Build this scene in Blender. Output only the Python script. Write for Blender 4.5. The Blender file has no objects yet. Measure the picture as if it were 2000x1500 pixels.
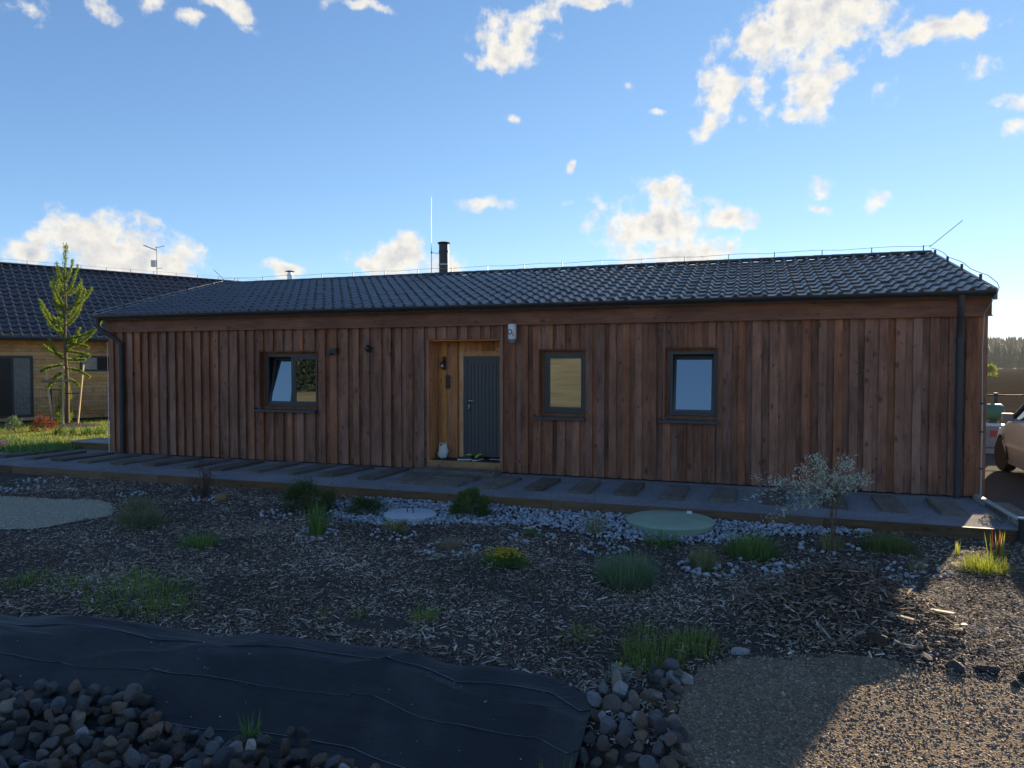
import bpy, bmesh, math, random
import numpy as np
from mathutils import Vector, Matrix
R = math.radians
rng = np.random.default_rng(7)
random.seed(7)
scene = bpy.context.scene
COL = scene.collection

# ------------------------------------------------------------------ camera
CAM = np.array([0.0, -13.35, 2.2]); YAW = 18.68; PITCH = 1.62; FPX = 1380.0
cd = bpy.data.cameras.new('camera'); cam = bpy.data.objects.new('camera', cd); COL.objects.link(cam)
cam.location = CAM; cam.rotation_euler = (R(90 - PITCH), 0, R(YAW))
cd.sensor_width = 36; cd.lens = FPX / 2000 * 36; cd.clip_start = 0.05; cd.clip_end = 6000
scene.camera = cam
# ------------------------------------------------------------------ light
SUN_AZ, SUN_EL = 20.4, 13.8            # azimuth from +Y towards +X
EXPOSURE = 1.75
SKY_STRENGTH = 0.079
scene.view_settings.view_transform = 'Standard'; scene.view_settings.look = 'None'
scene.view_settings.gamma = 1; scene.view_settings.use_curve_mapping = False
scene.view_settings.exposure = EXPOSURE
ld = bpy.data.lights.new('sun', 'SUN'); ld.energy = 3.1; ld.angle = R(0.6); ld.color = (1.0, 0.80, 0.55)
sun = bpy.data.objects.new('sun', ld); COL.objects.link(sun)
sdir = Vector((math.sin(R(SUN_AZ)) * math.cos(R(SUN_EL)), math.cos(R(SUN_AZ)) * math.cos(R(SUN_EL)), math.sin(R(SUN_EL))))
sun.rotation_euler = (-sdir).to_track_quat('-Z', 'Y').to_euler()

world = bpy.data.worlds.new('World'); scene.world = world; world.use_nodes = True
NT = world.node_tree; NT.nodes.clear()
def nd(t, typ, **kw):
    n = t.nodes.new(typ)
    for k, v in kw.items():
        if k.startswith('i_'):
            n.inputs[int(k[2:])].default_value = v
        else:
            setattr(n, k, v)
    return n
# cloud positions as azimuth, elevation, half width, half height, tilt (radians, world directions)
CLOUDS = [(0.0609, 0.4068, 0.101, 0.0406, -0.166), (0.0046, 0.4061, 0.0507, 0.0251, -0.133), (0.1027, 0.4271, 0.0584, 0.0236, -0.182), (0.0737, 0.3543, 0.0392, 0.0479, -0.143), (0.062, 0.3179, 0.0318, 0.0189, -0.126), (-0.0435, 0.3412, 0.0316, 0.037, -0.096), (-0.0665, 0.3093, 0.0267, 0.0167, -0.081), (0.0021, 0.3367, 0.0269, 0.0308, -0.11), (-0.0138, 0.3122, 0.0156, 0.0134, -0.096), (0.2094, 0.3832, 0.0549, 0.0156, -0.213), (0.1605, 0.389, 0.0191, 0.0144, -0.187), (0.1586, 0.3303, 0.0202, 0.0168, -0.163), (0.2637, 0.3369, 0.0249, 0.0105, 0.35), (0.2888, 0.2906, 0.0192, 0.0117, -0.194), (0.2892, 0.2675, 0.0192, 0.0108, -0.181), (-0.1201, 0.1887, 0.0813, 0.0482, -0.046), (-0.1135, 0.2339, 0.0328, 0.0249, -0.052), (-0.0323, 0.1946, 0.0469, 0.0314, -0.062), (-0.0924, 0.1524, 0.077, 0.0204, -0.041), (-0.2113, 0.1949, 0.0269, 0.0109, -0.024), (0.0843, 0.2305, 0.0276, 0.0111, -0.1), (0.0786, 0.2048, 0.0254, 0.0076, -0.088), (0.1464, 0.1985, 0.0171, 0.0116, -0.1), (-0.3189, 0.4354, 0.0429, 0.0314, -0.011), (-0.3368, 0.4149, 0.0393, 0.0222, -0.003), (-0.3725, 0.4026, 0.0229, 0.0101, 0.013), (-0.2832, 0.4523, 0.037, 0.0169, -0.024), (-0.2123, 0.4614, 0.0456, 0.0111, -0.055), (-0.9222, 0.3851, 0.0266, 0.017, 0.227), (-0.8451, 0.4073, 0.02, 0.0164, 0.201), (-0.7896, 0.4219, 0.0199, 0.0146, 0.181), (-0.7065, 0.4339, 0.0417, 0.0118, 0.143), (-0.6755, 0.422, 0.0218, 0.0099, 0.131), (-0.7461, 0.4098, 0.0256, 0.0065, 0.157), (-0.5371, 0.4573, 0.0414, 0.0077, 0.076), (-0.8545, 0.1488, 0.0585, 0.0349, 0.081), (-0.9066, 0.1412, 0.0299, 0.0264, 0.089), (-0.7675, 0.1271, 0.0421, 0.0305, 0.057), (-0.9268, 0.1219, 0.0353, 0.0221, 0.08), (-0.8275, 0.1295, 0.0543, 0.0296, 0.067), (-0.4799, 0.1409, 0.0625, 0.0311, 0.017), (-0.4763, 0.1666, 0.024, 0.0185, 0.023), (-0.5219, 0.1364, 0.0314, 0.0152, 0.025), (-0.4088, 0.1315, 0.0201, 0.0112, 0.009), (-0.3656, 0.2281, 0.0388, 0.0108, 0.004), (-0.64, 0.1236, 0.033, 0.0108, 0.038), (-0.326, 0.3277, 0.0172, 0.007, -0.003), (-0.1293, 0.3367, 0.0117, 0.0068, -0.064), (-0.1662, 0.3592, 0.0098, 0.0067, -0.055), (-0.245, 0.2697, 0.0079, 0.0099, -0.022), (-0.247, 0.2161, 0.0129, 0.0075, -0.018), (0.0137, 0.1405, 0.0153, 0.006, -0.05),
          # the same kind of scattered cumulus carries on round the rest of the sky
          (0.62, 0.33, 0.09, 0.04, 0.0), (0.85, 0.17, 0.11, 0.04, 0.0), (1.25, 0.42, 0.10, 0.05, 0.1), (1.7, 0.2, 0.12, 0.04, 0.0), (2.3, 0.32, 0.09, 0.04, 0.0), (2.85, 0.13, 0.1, 0.03, 0.0), (-1.35, 0.3, 0.09, 0.045, 0.0), (-1.75, 0.15, 0.12, 0.04, 0.0), (-2.75, 0.42, 0.08, 0.04, 0.0)]
g = bpy.data.node_groups.new('cloud_density', 'ShaderNodeTree')
g.interface.new_socket('Vector', in_out='INPUT', socket_type='NodeSocketVector')
g.interface.new_socket('Density', in_out='OUTPUT', socket_type='NodeSocketFloat')
gi = nd(g, 'NodeGroupInput'); go = nd(g, 'NodeGroupOutput')
wn = nd(g, 'ShaderNodeTexNoise', i_2=14.0, i_3=1.0, i_4=0.55)
g.links.new(gi.outputs[0], wn.inputs[0])
wsub = nd(g, 'ShaderNodeVectorMath', operation='SUBTRACT'); wsub.inputs[1].default_value = (0.5, 0.5, 0.5)
g.links.new(wn.outputs['Color'], wsub.inputs[0])
wsc = nd(g, 'ShaderNodeVectorMath', operation='SCALE'); wsc.inputs['Scale'].default_value = 0.05
g.links.new(wsub.outputs[0], wsc.inputs[0])
wad = nd(g, 'ShaderNodeVectorMath', operation='ADD')
g.links.new(gi.outputs[0], wad.inputs[0]); g.links.new(wsc.outputs[0], wad.inputs[1])
prev = None
for (a, e, ra, re_, ro) in CLOUDS:
    ka, ke = 1 / (ra * 1.12), 1 / (re_ * 1.12)
    mp = nd(g, 'ShaderNodeVectorMath', operation='MULTIPLY_ADD'); mp.inputs[1].default_value = (ka, ke, 0); mp.inputs[2].default_value = (-a * ka, -e * ke, math.sqrt(0.42) if ra < 0.03 else (0.35 if ra < 0.05 else 0.0))
    g.links.new(wad.outputs[0], mp.inputs[0])
    ln = nd(g, 'ShaderNodeVectorMath', operation='DOT_PRODUCT'); g.links.new(mp.outputs[0], ln.inputs[0]); g.links.new(mp.outputs[0], ln.inputs[1])
    if prev is None:
        prev = ln.outputs['Value']
    else:
        mx = nd(g, 'ShaderNodeMath', operation='MINIMUM')
        g.links.new(prev, mx.inputs[0]); g.links.new(ln.outputs['Value'], mx.inputs[1]); prev = mx.outputs[0]
sqr = nd(g, 'ShaderNodeMath', operation='SQRT'); g.links.new(prev, sqr.inputs[0]); prev = sqr.outputs[0]
mr = nd(g, 'ShaderNodeMapRange'); mr.inputs[1].default_value = 1.7; mr.inputs[2].default_value = 0.0; mr.inputs[3].default_value = -0.9; mr.inputs[4].default_value = 1.5
g.links.new(prev, mr.inputs[0])
fn = nd(g, 'ShaderNodeTexNoise', i_2=26.0, i_3=7.0, i_4=0.64); g.links.new(gi.outputs[0], fn.inputs[0])
f2 = nd(g, 'ShaderNodeMath', operation='MULTIPLY_ADD', i_1=3.8, i_2=-1.83); g.links.new(fn.outputs[0], f2.inputs[0])
ad = nd(g, 'ShaderNodeMath', operation='ADD'); g.links.new(mr.outputs[0], ad.inputs[0]); g.links.new(f2.outputs[0], ad.inputs[1])
g.links.new(ad.outputs[0], go.inputs[0])

tc = nd(NT, 'ShaderNodeTexCoord'); sx = nd(NT, 'ShaderNodeSeparateXYZ'); NT.links.new(tc.outputs['Generated'], sx.inputs[0])
az = nd(NT, 'ShaderNodeMath', operation='ARCTAN2'); NT.links.new(sx.outputs[0], az.inputs[0]); NT.links.new(sx.outputs[1], az.inputs[1])
el = nd(NT, 'ShaderNodeMath', operation='ARCSINE'); NT.links.new(sx.outputs[2], el.inputs[0])
cv = nd(NT, 'ShaderNodeCombineXYZ'); NT.links.new(az.outputs[0], cv.inputs[0]); NT.links.new(el.outputs[0], cv.inputs[1])
d1 = nd(NT, 'ShaderNodeGroup', node_tree=g); NT.links.new(cv.outputs[0], d1.inputs[0])
# second sample a little way towards the sun: thinner there = sunlit edge
tw = nd(NT, 'ShaderNodeVectorMath', operation='SUBTRACT'); tw.inputs[0].default_value = (R(SUN_AZ), R(SUN_EL) + 0.25, 0); NT.links.new(cv.outputs[0], tw.inputs[1])
twn = nd(NT, 'ShaderNodeVectorMath', operation='NORMALIZE'); NT.links.new(tw.outputs[0], twn.inputs[0])
tws = nd(NT, 'ShaderNodeVectorMath', operation='SCALE'); tws.inputs['Scale'].default_value = 0.012; NT.links.new(twn.outputs[0], tws.inputs[0])
tad = nd(NT, 'ShaderNodeVectorMath', operation='ADD'); NT.links.new(cv.outputs[0], tad.inputs[0]); NT.links.new(tws.outputs[0], tad.inputs[1])
d2 = nd(NT, 'ShaderNodeTexNoise', i_2=30.0, i_3=3.0, i_4=0.62); NT.links.new(tad.outputs[0], d2.inputs[0])
d3 = nd(NT, 'ShaderNodeTexNoise', i_2=30.0, i_3=3.0, i_4=0.62); NT.links.new(cv.outputs[0], d3.inputs[0])
alpha = nd(NT, 'ShaderNodeMapRange', interpolation_type='SMOOTHSTEP'); alpha.inputs[1].default_value = 0.05; alpha.inputs[2].default_value = 1.0
NT.links.new(d1.outputs[0], alpha.inputs[0])
dif = nd(NT, 'ShaderNodeMath', operation='SUBTRACT'); NT.links.new(d3.outputs[0], dif.inputs[0]); NT.links.new(d2.outputs[0], dif.inputs[1])
lit = nd(NT, 'ShaderNodeMapRange'); lit.inputs[1].default_value = -0.17; lit.inputs[2].default_value = 0.07
NT.links.new(dif.outputs[0], lit.inputs[0])
thk = nd(NT, 'ShaderNodeMapRange', interpolation_type='SMOOTHSTEP'); thk.inputs[1].default_value = 0.7; thk.inputs[2].default_value = 2.0; thk.inputs[3].default_value = 1.0; thk.inputs[4].default_value = 0.1
NT.links.new(d1.outputs[0], thk.inputs[0])
lh = nd(NT, 'ShaderNodeMath', operation='MULTIPLY', i_1=0.4); NT.links.new(lit.outputs[0], lh.inputs[0])
lm = nd(NT, 'ShaderNodeMath', operation='MULTIPLY_ADD', i_1=0.6); NT.links.new(thk.outputs[0], lm.inputs[0]); NT.links.new(lh.outputs[0], lm.inputs[2])
ccol = nd(NT, 'ShaderNodeMix', data_type='RGBA')
ccol.inputs[6].default_value = (1.75, 1.95, 2.35, 1); ccol.inputs[7].default_value = (3.7, 3.55, 3.2, 1)
NT.links.new(lm.outputs[0], ccol.inputs[0])
sky = nd(NT, 'ShaderNodeTexSky', sky_type='NISHITA', sun_disc=False, sun_elevation=R(SUN_EL), sun_rotation=R(SUN_AZ), altitude=3000.0, air_density=0.8, dust_density=0.03, ozone_density=4.0)
# the whole sky goes through one soft shoulder, as on film
skh = nd(NT, 'ShaderNodeHueSaturation'); skh.inputs['Saturation'].default_value = 1.0; NT.links.new(sky.outputs[0], skh.inputs['Color'])
sk1 = nd(NT, 'ShaderNodeVectorMath', operation='MULTIPLY_ADD'); sk1.inputs[1].default_value = (0.17,) * 3; sk1.inputs[2].default_value = (1, 1, 1); NT.links.new(skh.outputs[0], sk1.inputs[0])
sk2 = nd(NT, 'ShaderNodeVectorMath', operation='SCALE'); sk2.inputs['Scale'].default_value = 1.5; NT.links.new(skh.outputs[0], sk2.inputs[0])
sk3 = nd(NT, 'ShaderNodeVectorMath', operation='DIVIDE'); NT.links.new(sk2.outputs[0], sk3.inputs[0]); NT.links.new(sk1.outputs[0], sk3.inputs[1])
smix = nd(NT, 'ShaderNodeMix', data_type='RGBA'); NT.links.new(alpha.outputs[0], smix.inputs[0]); NT.links.new(sk3.outputs[0], smix.inputs[6]); NT.links.new(ccol.outputs[2], smix.inputs[7])
bg = nd(NT, 'ShaderNodeBackground'); bg.inputs[1].default_value = SKY_STRENGTH; NT.links.new(smix.outputs[2], bg.inputs[0])
wo = nd(NT, 'ShaderNodeOutputWorld'); NT.links.new(bg.outputs[0], wo.inputs[0])
world.cycles.sampling_method = 'NONE'
scene.cycles.max_bounces = 5; scene.cycles.diffuse_bounces = 2; scene.cycles.glossy_bounces = 3
scene.cycles.transparent_max_bounces = 6; scene.cycles.use_denoising = True

# ------------------------------------------------------------------ helpers
def tag(o, label=None, cat=None, group=None, kind=None):
    for k, v in (('label', label), ('category', cat), ('group', group), ('kind', kind)):
        if v: o[k] = v
    return o
def empty(name, loc=(0, 0, 0), rz=0.0, parent=None):
    o = bpy.data.objects.new(name, None); COL.objects.link(o); o.location = loc; o.rotation_euler = (0, 0, rz); o.empty_display_size = 0.1
    if parent: o.parent = parent
    return o
def link(name, me, parent=None, loc=(0, 0, 0), rot=(0, 0, 0)):
    o = bpy.data.objects.new(name, me); COL.objects.link(o); o.location = loc; o.rotation_euler = rot
    if parent: o.parent = parent
    return o
def np_mesh(name, V, F, mat, tone=None, smooth=False):
    V = np.asarray(V, np.float32); F = np.asarray(F, np.int32)
    me = bpy.data.meshes.new(name); k = F.shape[1]
    me.vertices.add(len(V)); me.vertices.foreach_set('co', V.ravel())
    me.loops.add(F.size); me.loops.foreach_set('vertex_index', F.ravel())
    me.polygons.add(len(F)); me.polygons.foreach_set('loop_start', np.arange(len(F), dtype=np.int32) * k)
    if smooth: me.polygons.foreach_set('use_smooth', np.ones(len(F), bool))
    me.update(calc_edges=True)
    if tone is not None:
        a = me.attributes.new('tone', 'FLOAT', 'POINT'); a.data.foreach_set('value', np.asarray(tone, np.float32))
    if mat: me.materials.append(mat)
    return me
class MB:
    """collects simple solids and links them as one mesh object"""
    def __init__(s): s.v = []; s.f = []
    def add(s, V, F):
        b = len(s.v); s.v += [tuple(p) for p in V]; s.f += [tuple(i + b for i in f) for f in F]; return s
    def box(s, x0, x1, y0, y1, z0, z1):
        V = [(x0, y0, z0), (x1, y0, z0), (x1, y1, z0), (x0, y1, z0), (x0, y0, z1), (x1, y0, z1), (x1, y1, z1), (x0, y1, z1)]
        return s.add(V, [(0, 3, 2, 1), (4, 5, 6, 7), (0, 1, 5, 4), (1, 2, 6, 5), (2, 3, 7, 6), (3, 0, 4, 7)])
    def cbox(s, x0, x1, y0, y1, z0, z1, c=0.004):
        """box with its four long (z) edges chamfered"""
        P = [(x0 + c, y0), (x1 - c, y0), (x1, y0 + c), (x1, y1 - c), (x1 - c, y1), (x0 + c, y1), (x0, y1 - c), (x0, y0 + c)]
        V = [(a, b, z0) for a, b in P] + [(a, b, z1) for a, b in P]
        return s.add(V, [tuple(range(7, -1, -1)), tuple(range(8, 16))] + [(i, (i + 1) % 8, (i + 1) % 8 + 8, i + 8) for i in range(8)])
    def prism(s, P, y0, y1):
        """polygon in x,z extruded along y"""
        n = len(P); V = [(a, y0, b) for a, b in P] + [(a, y1, b) for a, b in P]
        return s.add(V, [tuple(range(n)), tuple(range(2 * n - 1, n - 1, -1))] + [(i, i + n, (i + 1) % n + n, (i + 1) % n) for i in range(n)])
    def tube(s, pts, rad, n=8, cap=True):
        pts = [Vector(p) for p in pts]; m = len(pts)
        rad = [rad] * m if not hasattr(rad, '__len__') else rad
        V = []; u = None
        for i, p in enumerate(pts):
            t = (pts[min(i + 1, m - 1)] - pts[max(i - 1, 0)])
            t = t.normalized() if t.length > 1e-9 else Vector((0, 0, 1))
            if u is None:
                u = t.cross(Vector((0, 0, 1)) if abs(t.z) < 0.9 else Vector((1, 0, 0))).normalized()
            else:
                u = (u - t * u.dot(t)).normalized()
            w = t.cross(u)
            for k in range(n):
                a = 2 * math.pi * k / n
                V.append(p + (u * math.cos(a) + w * math.sin(a)) * rad[i])
        F = [(i * n + k, i * n + (k + 1) % n, (i + 1) * n + (k + 1) % n, (i + 1) * n + k) for i in range(m - 1) for k in range(n)]
        if cap: F += [tuple(range(n - 1, -1, -1)), tuple(range((m - 1) * n, m * n))]
        return s.add(V, F)
    def lathe(s, prof, n=24, c=(0, 0, 0)):
        V = []
        for r, z in prof:
            for k in range(n):
                a = 2 * math.pi * k / n; V.append((c[0] + r * math.cos(a), c[1] + r * math.sin(a), c[2] + z))
        m = len(prof)
        F = [(i * n + k, i * n + (k + 1) % n, (i + 1) * n + (k + 1) % n, (i + 1) * n + k) for i in range(m - 1) for k in range(n)]
        F += [tuple(range(n - 1, -1, -1)), tuple(range((m - 1) * n, m * n))]
        return s.add(V, F)
    def mesh(s, name, mat, smooth=False):
        me = bpy.data.meshes.new(name); me.from_pydata(s.v, [], s.f); me.update()
        if mat: me.materials.append(mat)
        if smooth:
            me.polygons.foreach_set('use_smooth', np.ones(len(me.polygons), bool))
            me.set_sharp_from_angle(angle=R(40))
        return me
    def build(s, name, mat, parent=None, smooth=False, loc=(0, 0, 0), rot=(0, 0, 0)):
        return link(name, s.mesh(name, mat, smooth), parent, loc, rot)

def copy_tree(o, parent=None):
    c = o.copy(); COL.objects.link(c)
    if parent: c.parent = parent
    for ch in o.children: copy_tree(ch, c)
    return c
_F, _Rt = None, None
def project(P):
    """picture position of world points, only used to leave out stones and chips nobody can see"""
    P = np.atleast_2d(np.asarray(P, float)) - CAM
    th, pi_ = R(YAW), R(PITCH)
    fw = np.array([-math.sin(th) * math.cos(pi_), math.cos(th) * math.cos(pi_), -math.sin(pi_)]); rt = np.array([math.cos(th), math.sin(th), 0]); up = np.cross(rt, fw)
    z = P @ fw
    return np.stack([1000 + FPX * (P @ rt) / z, 750 - FPX * (P @ up) / z, z], 1)

# ------------------------------------------------------------------ materials
def new_mat(name):
    m = bpy.data.materials.new(name); m.use_nodes = True; t = m.node_tree
    return m, t, t.nodes['Principled BSDF']
def ramp(t, fac, stops):
    r = nd(t, 'ShaderNodeValToRGB'); cr = r.color_ramp
    while len(cr.elements) < len(stops): cr.elements.new(0.5)
    for e_, (p, c) in zip(cr.elements, stops): e_.position = p; e_.color = (*c, 1)
    t.links.new(fac, r.inputs[0]); return r.outputs[0]
def simple(name, col, rough=0.6, var=0.25, scale=8.0, bump=0.0, bscale=60.0, metal=0.0, spec=0.5, coord='pos'):
    m, t, b = new_mat(name)
    geo = nd(t, 'ShaderNodeNewGeometry')
    n = nd(t, 'ShaderNodeTexNoise', i_2=scale, i_3=6.0, i_4=0.6); t.links.new(geo.outputs['Position'], n.inputs[0])
    lo = tuple(max(0, c * (1 - var)) for c in col); hi = tuple(min(1, c * (1 + var)) for c in col)
    t.links.new(ramp(t, n.outputs[0], [(0.3, lo), (0.7, hi)]), b.inputs['Base Color'])
    b.inputs['Roughness'].default_value = rough; b.inputs['Metallic'].default_value = metal; b.inputs['Specular IOR Level'].default_value = spec
    if bump:
        n2 = nd(t, 'ShaderNodeTexNoise', i_2=bscale, i_3=4.0); t.links.new(geo.outputs['Position'], n2.inputs[0])
        bp = nd(t, 'ShaderNodeBump'); bp.inputs['Strength'].default_value = bump; bp.inputs['Distance'].default_value = 0.02
        t.links.new(n2.outputs[0], bp.inputs['Height']); t.links.new(bp.outputs[0], b.inputs['Normal'])
    return m
def wood(name, dark, mid, light, axis='z', knots=True, rough=0.62, spread=0.5):
    """stained softwood: grain along an axis, knots, weather streaks, one tone for each board"""
    m, t, b = new_mat(name)
    geo = nd(t, 'ShaderNodeNewGeometry'); oi = nd(t, 'ShaderNodeObjectInfo')
    off = nd(t, 'ShaderNodeVectorMath', operation='SCALE'); off.inputs[0].default_value = (37.0, 19.0, 53.0); t.links.new(oi.outputs['Random'], off.inputs['Scale'])
    p = nd(t, 'ShaderNodeVectorMath', operation='ADD'); t.links.new(geo.outputs['Position'], p.inputs[0]); t.links.new(off.outputs[0], p.inputs[1])
    k = {'z': (1, 1, 0.045), 'x': (0.045, 1, 1), 'y': (1, 0.045, 1)}[axis]
    ms = nd(t, 'ShaderNodeVectorMath', operation='MULTIPLY'); ms.inputs[1].default_value = k; t.links.new(p.outputs[0], ms.inputs[0])
    gr = nd(t, 'ShaderNodeTexNoise', i_2=55.0, i_3=5.0, i_4=0.6); gr.inputs['Distortion'].default_value = 0.6; t.links.new(ms.outputs[0], gr.inputs[0])
    k2 = {'z': (1, 1, 0.25), 'x': (0.25, 1, 1), 'y': (1, 0.25, 1)}[axis]
    ms2 = nd(t, 'ShaderNodeVectorMath', operation='MULTIPLY'); ms2.inputs[1].default_value = k2; t.links.new(p.outputs[0], ms2.inputs[0])
    bl = nd(t, 'ShaderNodeTexNoise', i_2=5.0, i_3=5.0, i_4=0.65); t.links.new(ms2.outputs[0], bl.inputs[0])
    mixf = nd(t, 'ShaderNodeMath', operation='MULTIPLY_ADD', i_1=0.45); t.links.new(gr.outputs[0], mixf.inputs[0])
    bl2 = nd(t, 'ShaderNodeMath', operation='MULTIPLY', i_1=0.55); t.links.new(bl.outputs[0], bl2.inputs[0]); t.links.new(bl2.outputs[0], mixf.inputs[2])
    rn = nd(t, 'ShaderNodeMath', operation='MULTIPLY_ADD', i_1=spread * 0.36, i_2=-spread * 0.18); t.links.new(oi.outputs['Random'], rn.inputs[0])
    fs = nd(t, 'ShaderNodeMath', operation='ADD'); t.links.new(mixf.outputs[0], fs.inputs[0]); t.links.new(rn.outputs[0], fs.inputs[1])
    col = ramp(t, fs.outputs[0], [(0.33, dark), (0.5, mid), (0.68, light)])
    if knots:
        sp_ = nd(t, 'ShaderNodeSeparateXYZ'); t.links.new(p.outputs[0], sp_.inputs[0]); cb_ = nd(t, 'ShaderNodeCombineXYZ')
        along = nd(t, 'ShaderNodeMath', operation='MULTIPLY', i_1=0.62); t.links.new(sp_.outputs['XYZ'.index(axis.upper())], along.inputs[0])
        acr = nd(t, 'ShaderNodeMath', operation='ADD'); oth = [k_ for k_ in 'XYZ' if k_ != axis.upper()]
        t.links.new(sp_.outputs['XYZ'.index(oth[0])], acr.inputs[0]); t.links.new(sp_.outputs['XYZ'.index(oth[1])], acr.inputs[1])
        t.links.new(acr.outputs[0], cb_.inputs[0]); t.links.new(along.outputs[0], cb_.inputs[1])
        kw = nd(t, 'ShaderNodeTexNoise', i_2=40.0, i_3=2.0); t.links.new(p.outputs[0], kw.inputs[0])
        kw2 = nd(t, 'ShaderNodeVectorMath', operation='SCALE'); kw2.inputs['Scale'].default_value = 0.03; t.links.new(kw.outputs['Color'], kw2.inputs[0])
        kad = nd(t, 'ShaderNodeVectorMath', operation='ADD'); t.links.new(cb_.outputs[0], kad.inputs[0]); t.links.new(kw2.outputs[0], kad.inputs[1])
        vo = nd(t, 'ShaderNodeTexVoronoi', voronoi_dimensions='2D', i_2=4.6); t.links.new(kad.outputs[0], vo.inputs[0])
        kr = nd(t, 'ShaderNodeMapRange', interpolation_type='SMOOTHSTEP'); kr.inputs[1].default_value = 0.04; kr.inputs[2].default_value = 0.15; kr.inputs[3].default_value = 0.7; kr.inputs[4].default_value = 0.0
        kc = nd(t, 'ShaderNodeSeparateColor'); t.links.new(vo.outputs['Color'], kc.inputs[0])
        kf = nd(t, 'ShaderNodeMath', operation='MULTIPLY_ADD', i_1=3.0, i_2=0.55); t.links.new(kc.outputs[0], kf.inputs[0])
        kd = nd(t, 'ShaderNodeMath', operation='MULTIPLY'); t.links.new(vo.outputs['Distance'], kd.inputs[0]); t.links.new(kf.outputs[0], kd.inputs[1])
        t.links.new(kd.outputs[0], kr.inputs[0])
        mk = nd(t, 'ShaderNodeMix', data_type='RGBA'); t.links.new(kr.outputs[0], mk.inputs[0]); t.links.new(col, mk.inputs[6]); mk.inputs[7].default_value = (*[c * 0.45 for c in dark], 1)
        col = mk.outputs[2]
    hv = nd(t, 'ShaderNodeHueSaturation'); t.links.new(col, hv.inputs['Color'])
    wn_ = nd(t, 'ShaderNodeTexWhiteNoise', noise_dimensions='1D'); t.links.new(oi.outputs['Random'], wn_.inputs['W'])
    sr = nd(t, 'ShaderNodeMapRange'); sr.inputs[3].default_value = 0.86; sr.inputs[4].default_value = 1.10; t.links.new(wn_.outputs[0], sr.inputs[0]); t.links.new(sr.outputs[0], hv.inputs['Saturation'])
    we = nd(t, 'ShaderNodeTexNoise', i_2=0.9, i_3=5.0, i_4=0.65); t.links.new(geo.outputs['Position'], we.inputs[0])
    wr_ = nd(t, 'ShaderNodeMapRange'); wr_.inputs[1].default_value = 0.3; wr_.inputs[2].default_value = 0.7; wr_.inputs[3].default_value = 0.74; wr_.inputs[4].default_value = 1.2
    t.links.new(we.outputs[0], wr_.inputs[0]); t.links.new(wr_.outputs[0], hv.inputs['Value'])
    t.links.new(hv.outputs[0], b.inputs['Base Color'])
    b.inputs['Roughness'].default_value = rough; b.inputs['Specular IOR Level'].default_value = 0.35
    bp = nd(t, 'ShaderNodeBump'); bp.inputs['Strength'].default_value = 0.35; bp.inputs['Distance'].default_value = 0.004
    t.links.new(gr.outputs[0], bp.inputs['Height']); t.links.new(bp.outputs[0], b.inputs['Normal'])
    return m
def toned(name, lo, hi, rough=0.8, trans=0.0, spec=0.3, mid=None):
    """colour between lo and hi by each piece's own 'tone'"""
    m, t, b = new_mat(name)
    at = nd(t, 'ShaderNodeAttribute', attribute_name='tone')
    stops = [(0.0, lo), (1.0, hi)] if mid is None else [(0.0, lo), (0.5, mid), (1.0, hi)]
    c = ramp(t, at.outputs['Fac'], stops); t.links.new(c, b.inputs['Base Color'])
    b.inputs['Roughness'].default_value = rough; b.inputs['Specular IOR Level'].default_value = spec
    if trans:
        tr = nd(t, 'ShaderNodeBsdfTranslucent'); t.links.new(c, tr.inputs[0])
        mx = nd(t, 'ShaderNodeMixShader', i_0=trans); t.links.new(b.outputs[0], mx.inputs[1]); t.links.new(tr.outputs[0], mx.inputs[2])
        t.links.new(mx.outputs[0], t.nodes['Material Output'].inputs[0])
    return m
def gravel_mat(name, cols, scale, rough=0.9, bump=0.8, dist=0.02):
    m, t, b = new_mat(name)
    geo = nd(t, 'ShaderNodeNewGeometry')
    v = nd(t, 'ShaderNodeTexVoronoi', i_2=scale); t.links.new(geo.outputs['Position'], v.inputs[0])
    sp = nd(t, 'ShaderNodeSeparateColor'); t.links.new(v.outputs['Color'], sp.inputs[0])
    n = nd(t, 'ShaderNodeTexNoise', i_2=1.3, i_3=5.0); t.links.new(geo.outputs['Position'], n.inputs[0])
    ad_ = nd(t, 'ShaderNodeMath', operation='MULTIPLY_ADD', i_1=0.7); t.links.new(sp.outputs[0], ad_.inputs[0])
    n2 = nd(t, 'ShaderNodeMath', operation='MULTIPLY_ADD', i_1=0.8, i_2=-0.25); t.links.new(n.outputs[0], n2.inputs[0]); t.links.new(n2.outputs[0], ad_.inputs[2])
    t.links.new(ramp(t, ad_.outputs[0], [(i / (len(cols) - 1), c) for i, c in enumerate(cols)]), b.inputs['Base Color'])
    b.inputs['Roughness'].default_value = rough; b.inputs['Specular IOR Level'].default_value = 0.08
    bp = nd(t, 'ShaderNodeBump'); bp.inputs['Strength'].default_value = bump; bp.inputs['Distance'].default_value = dist; bp.invert = True
    t.links.new(v.outputs['Distance'], bp.inputs['Height']); t.links.new(bp.outputs[0], b.inputs['Normal'])
    return m

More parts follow.
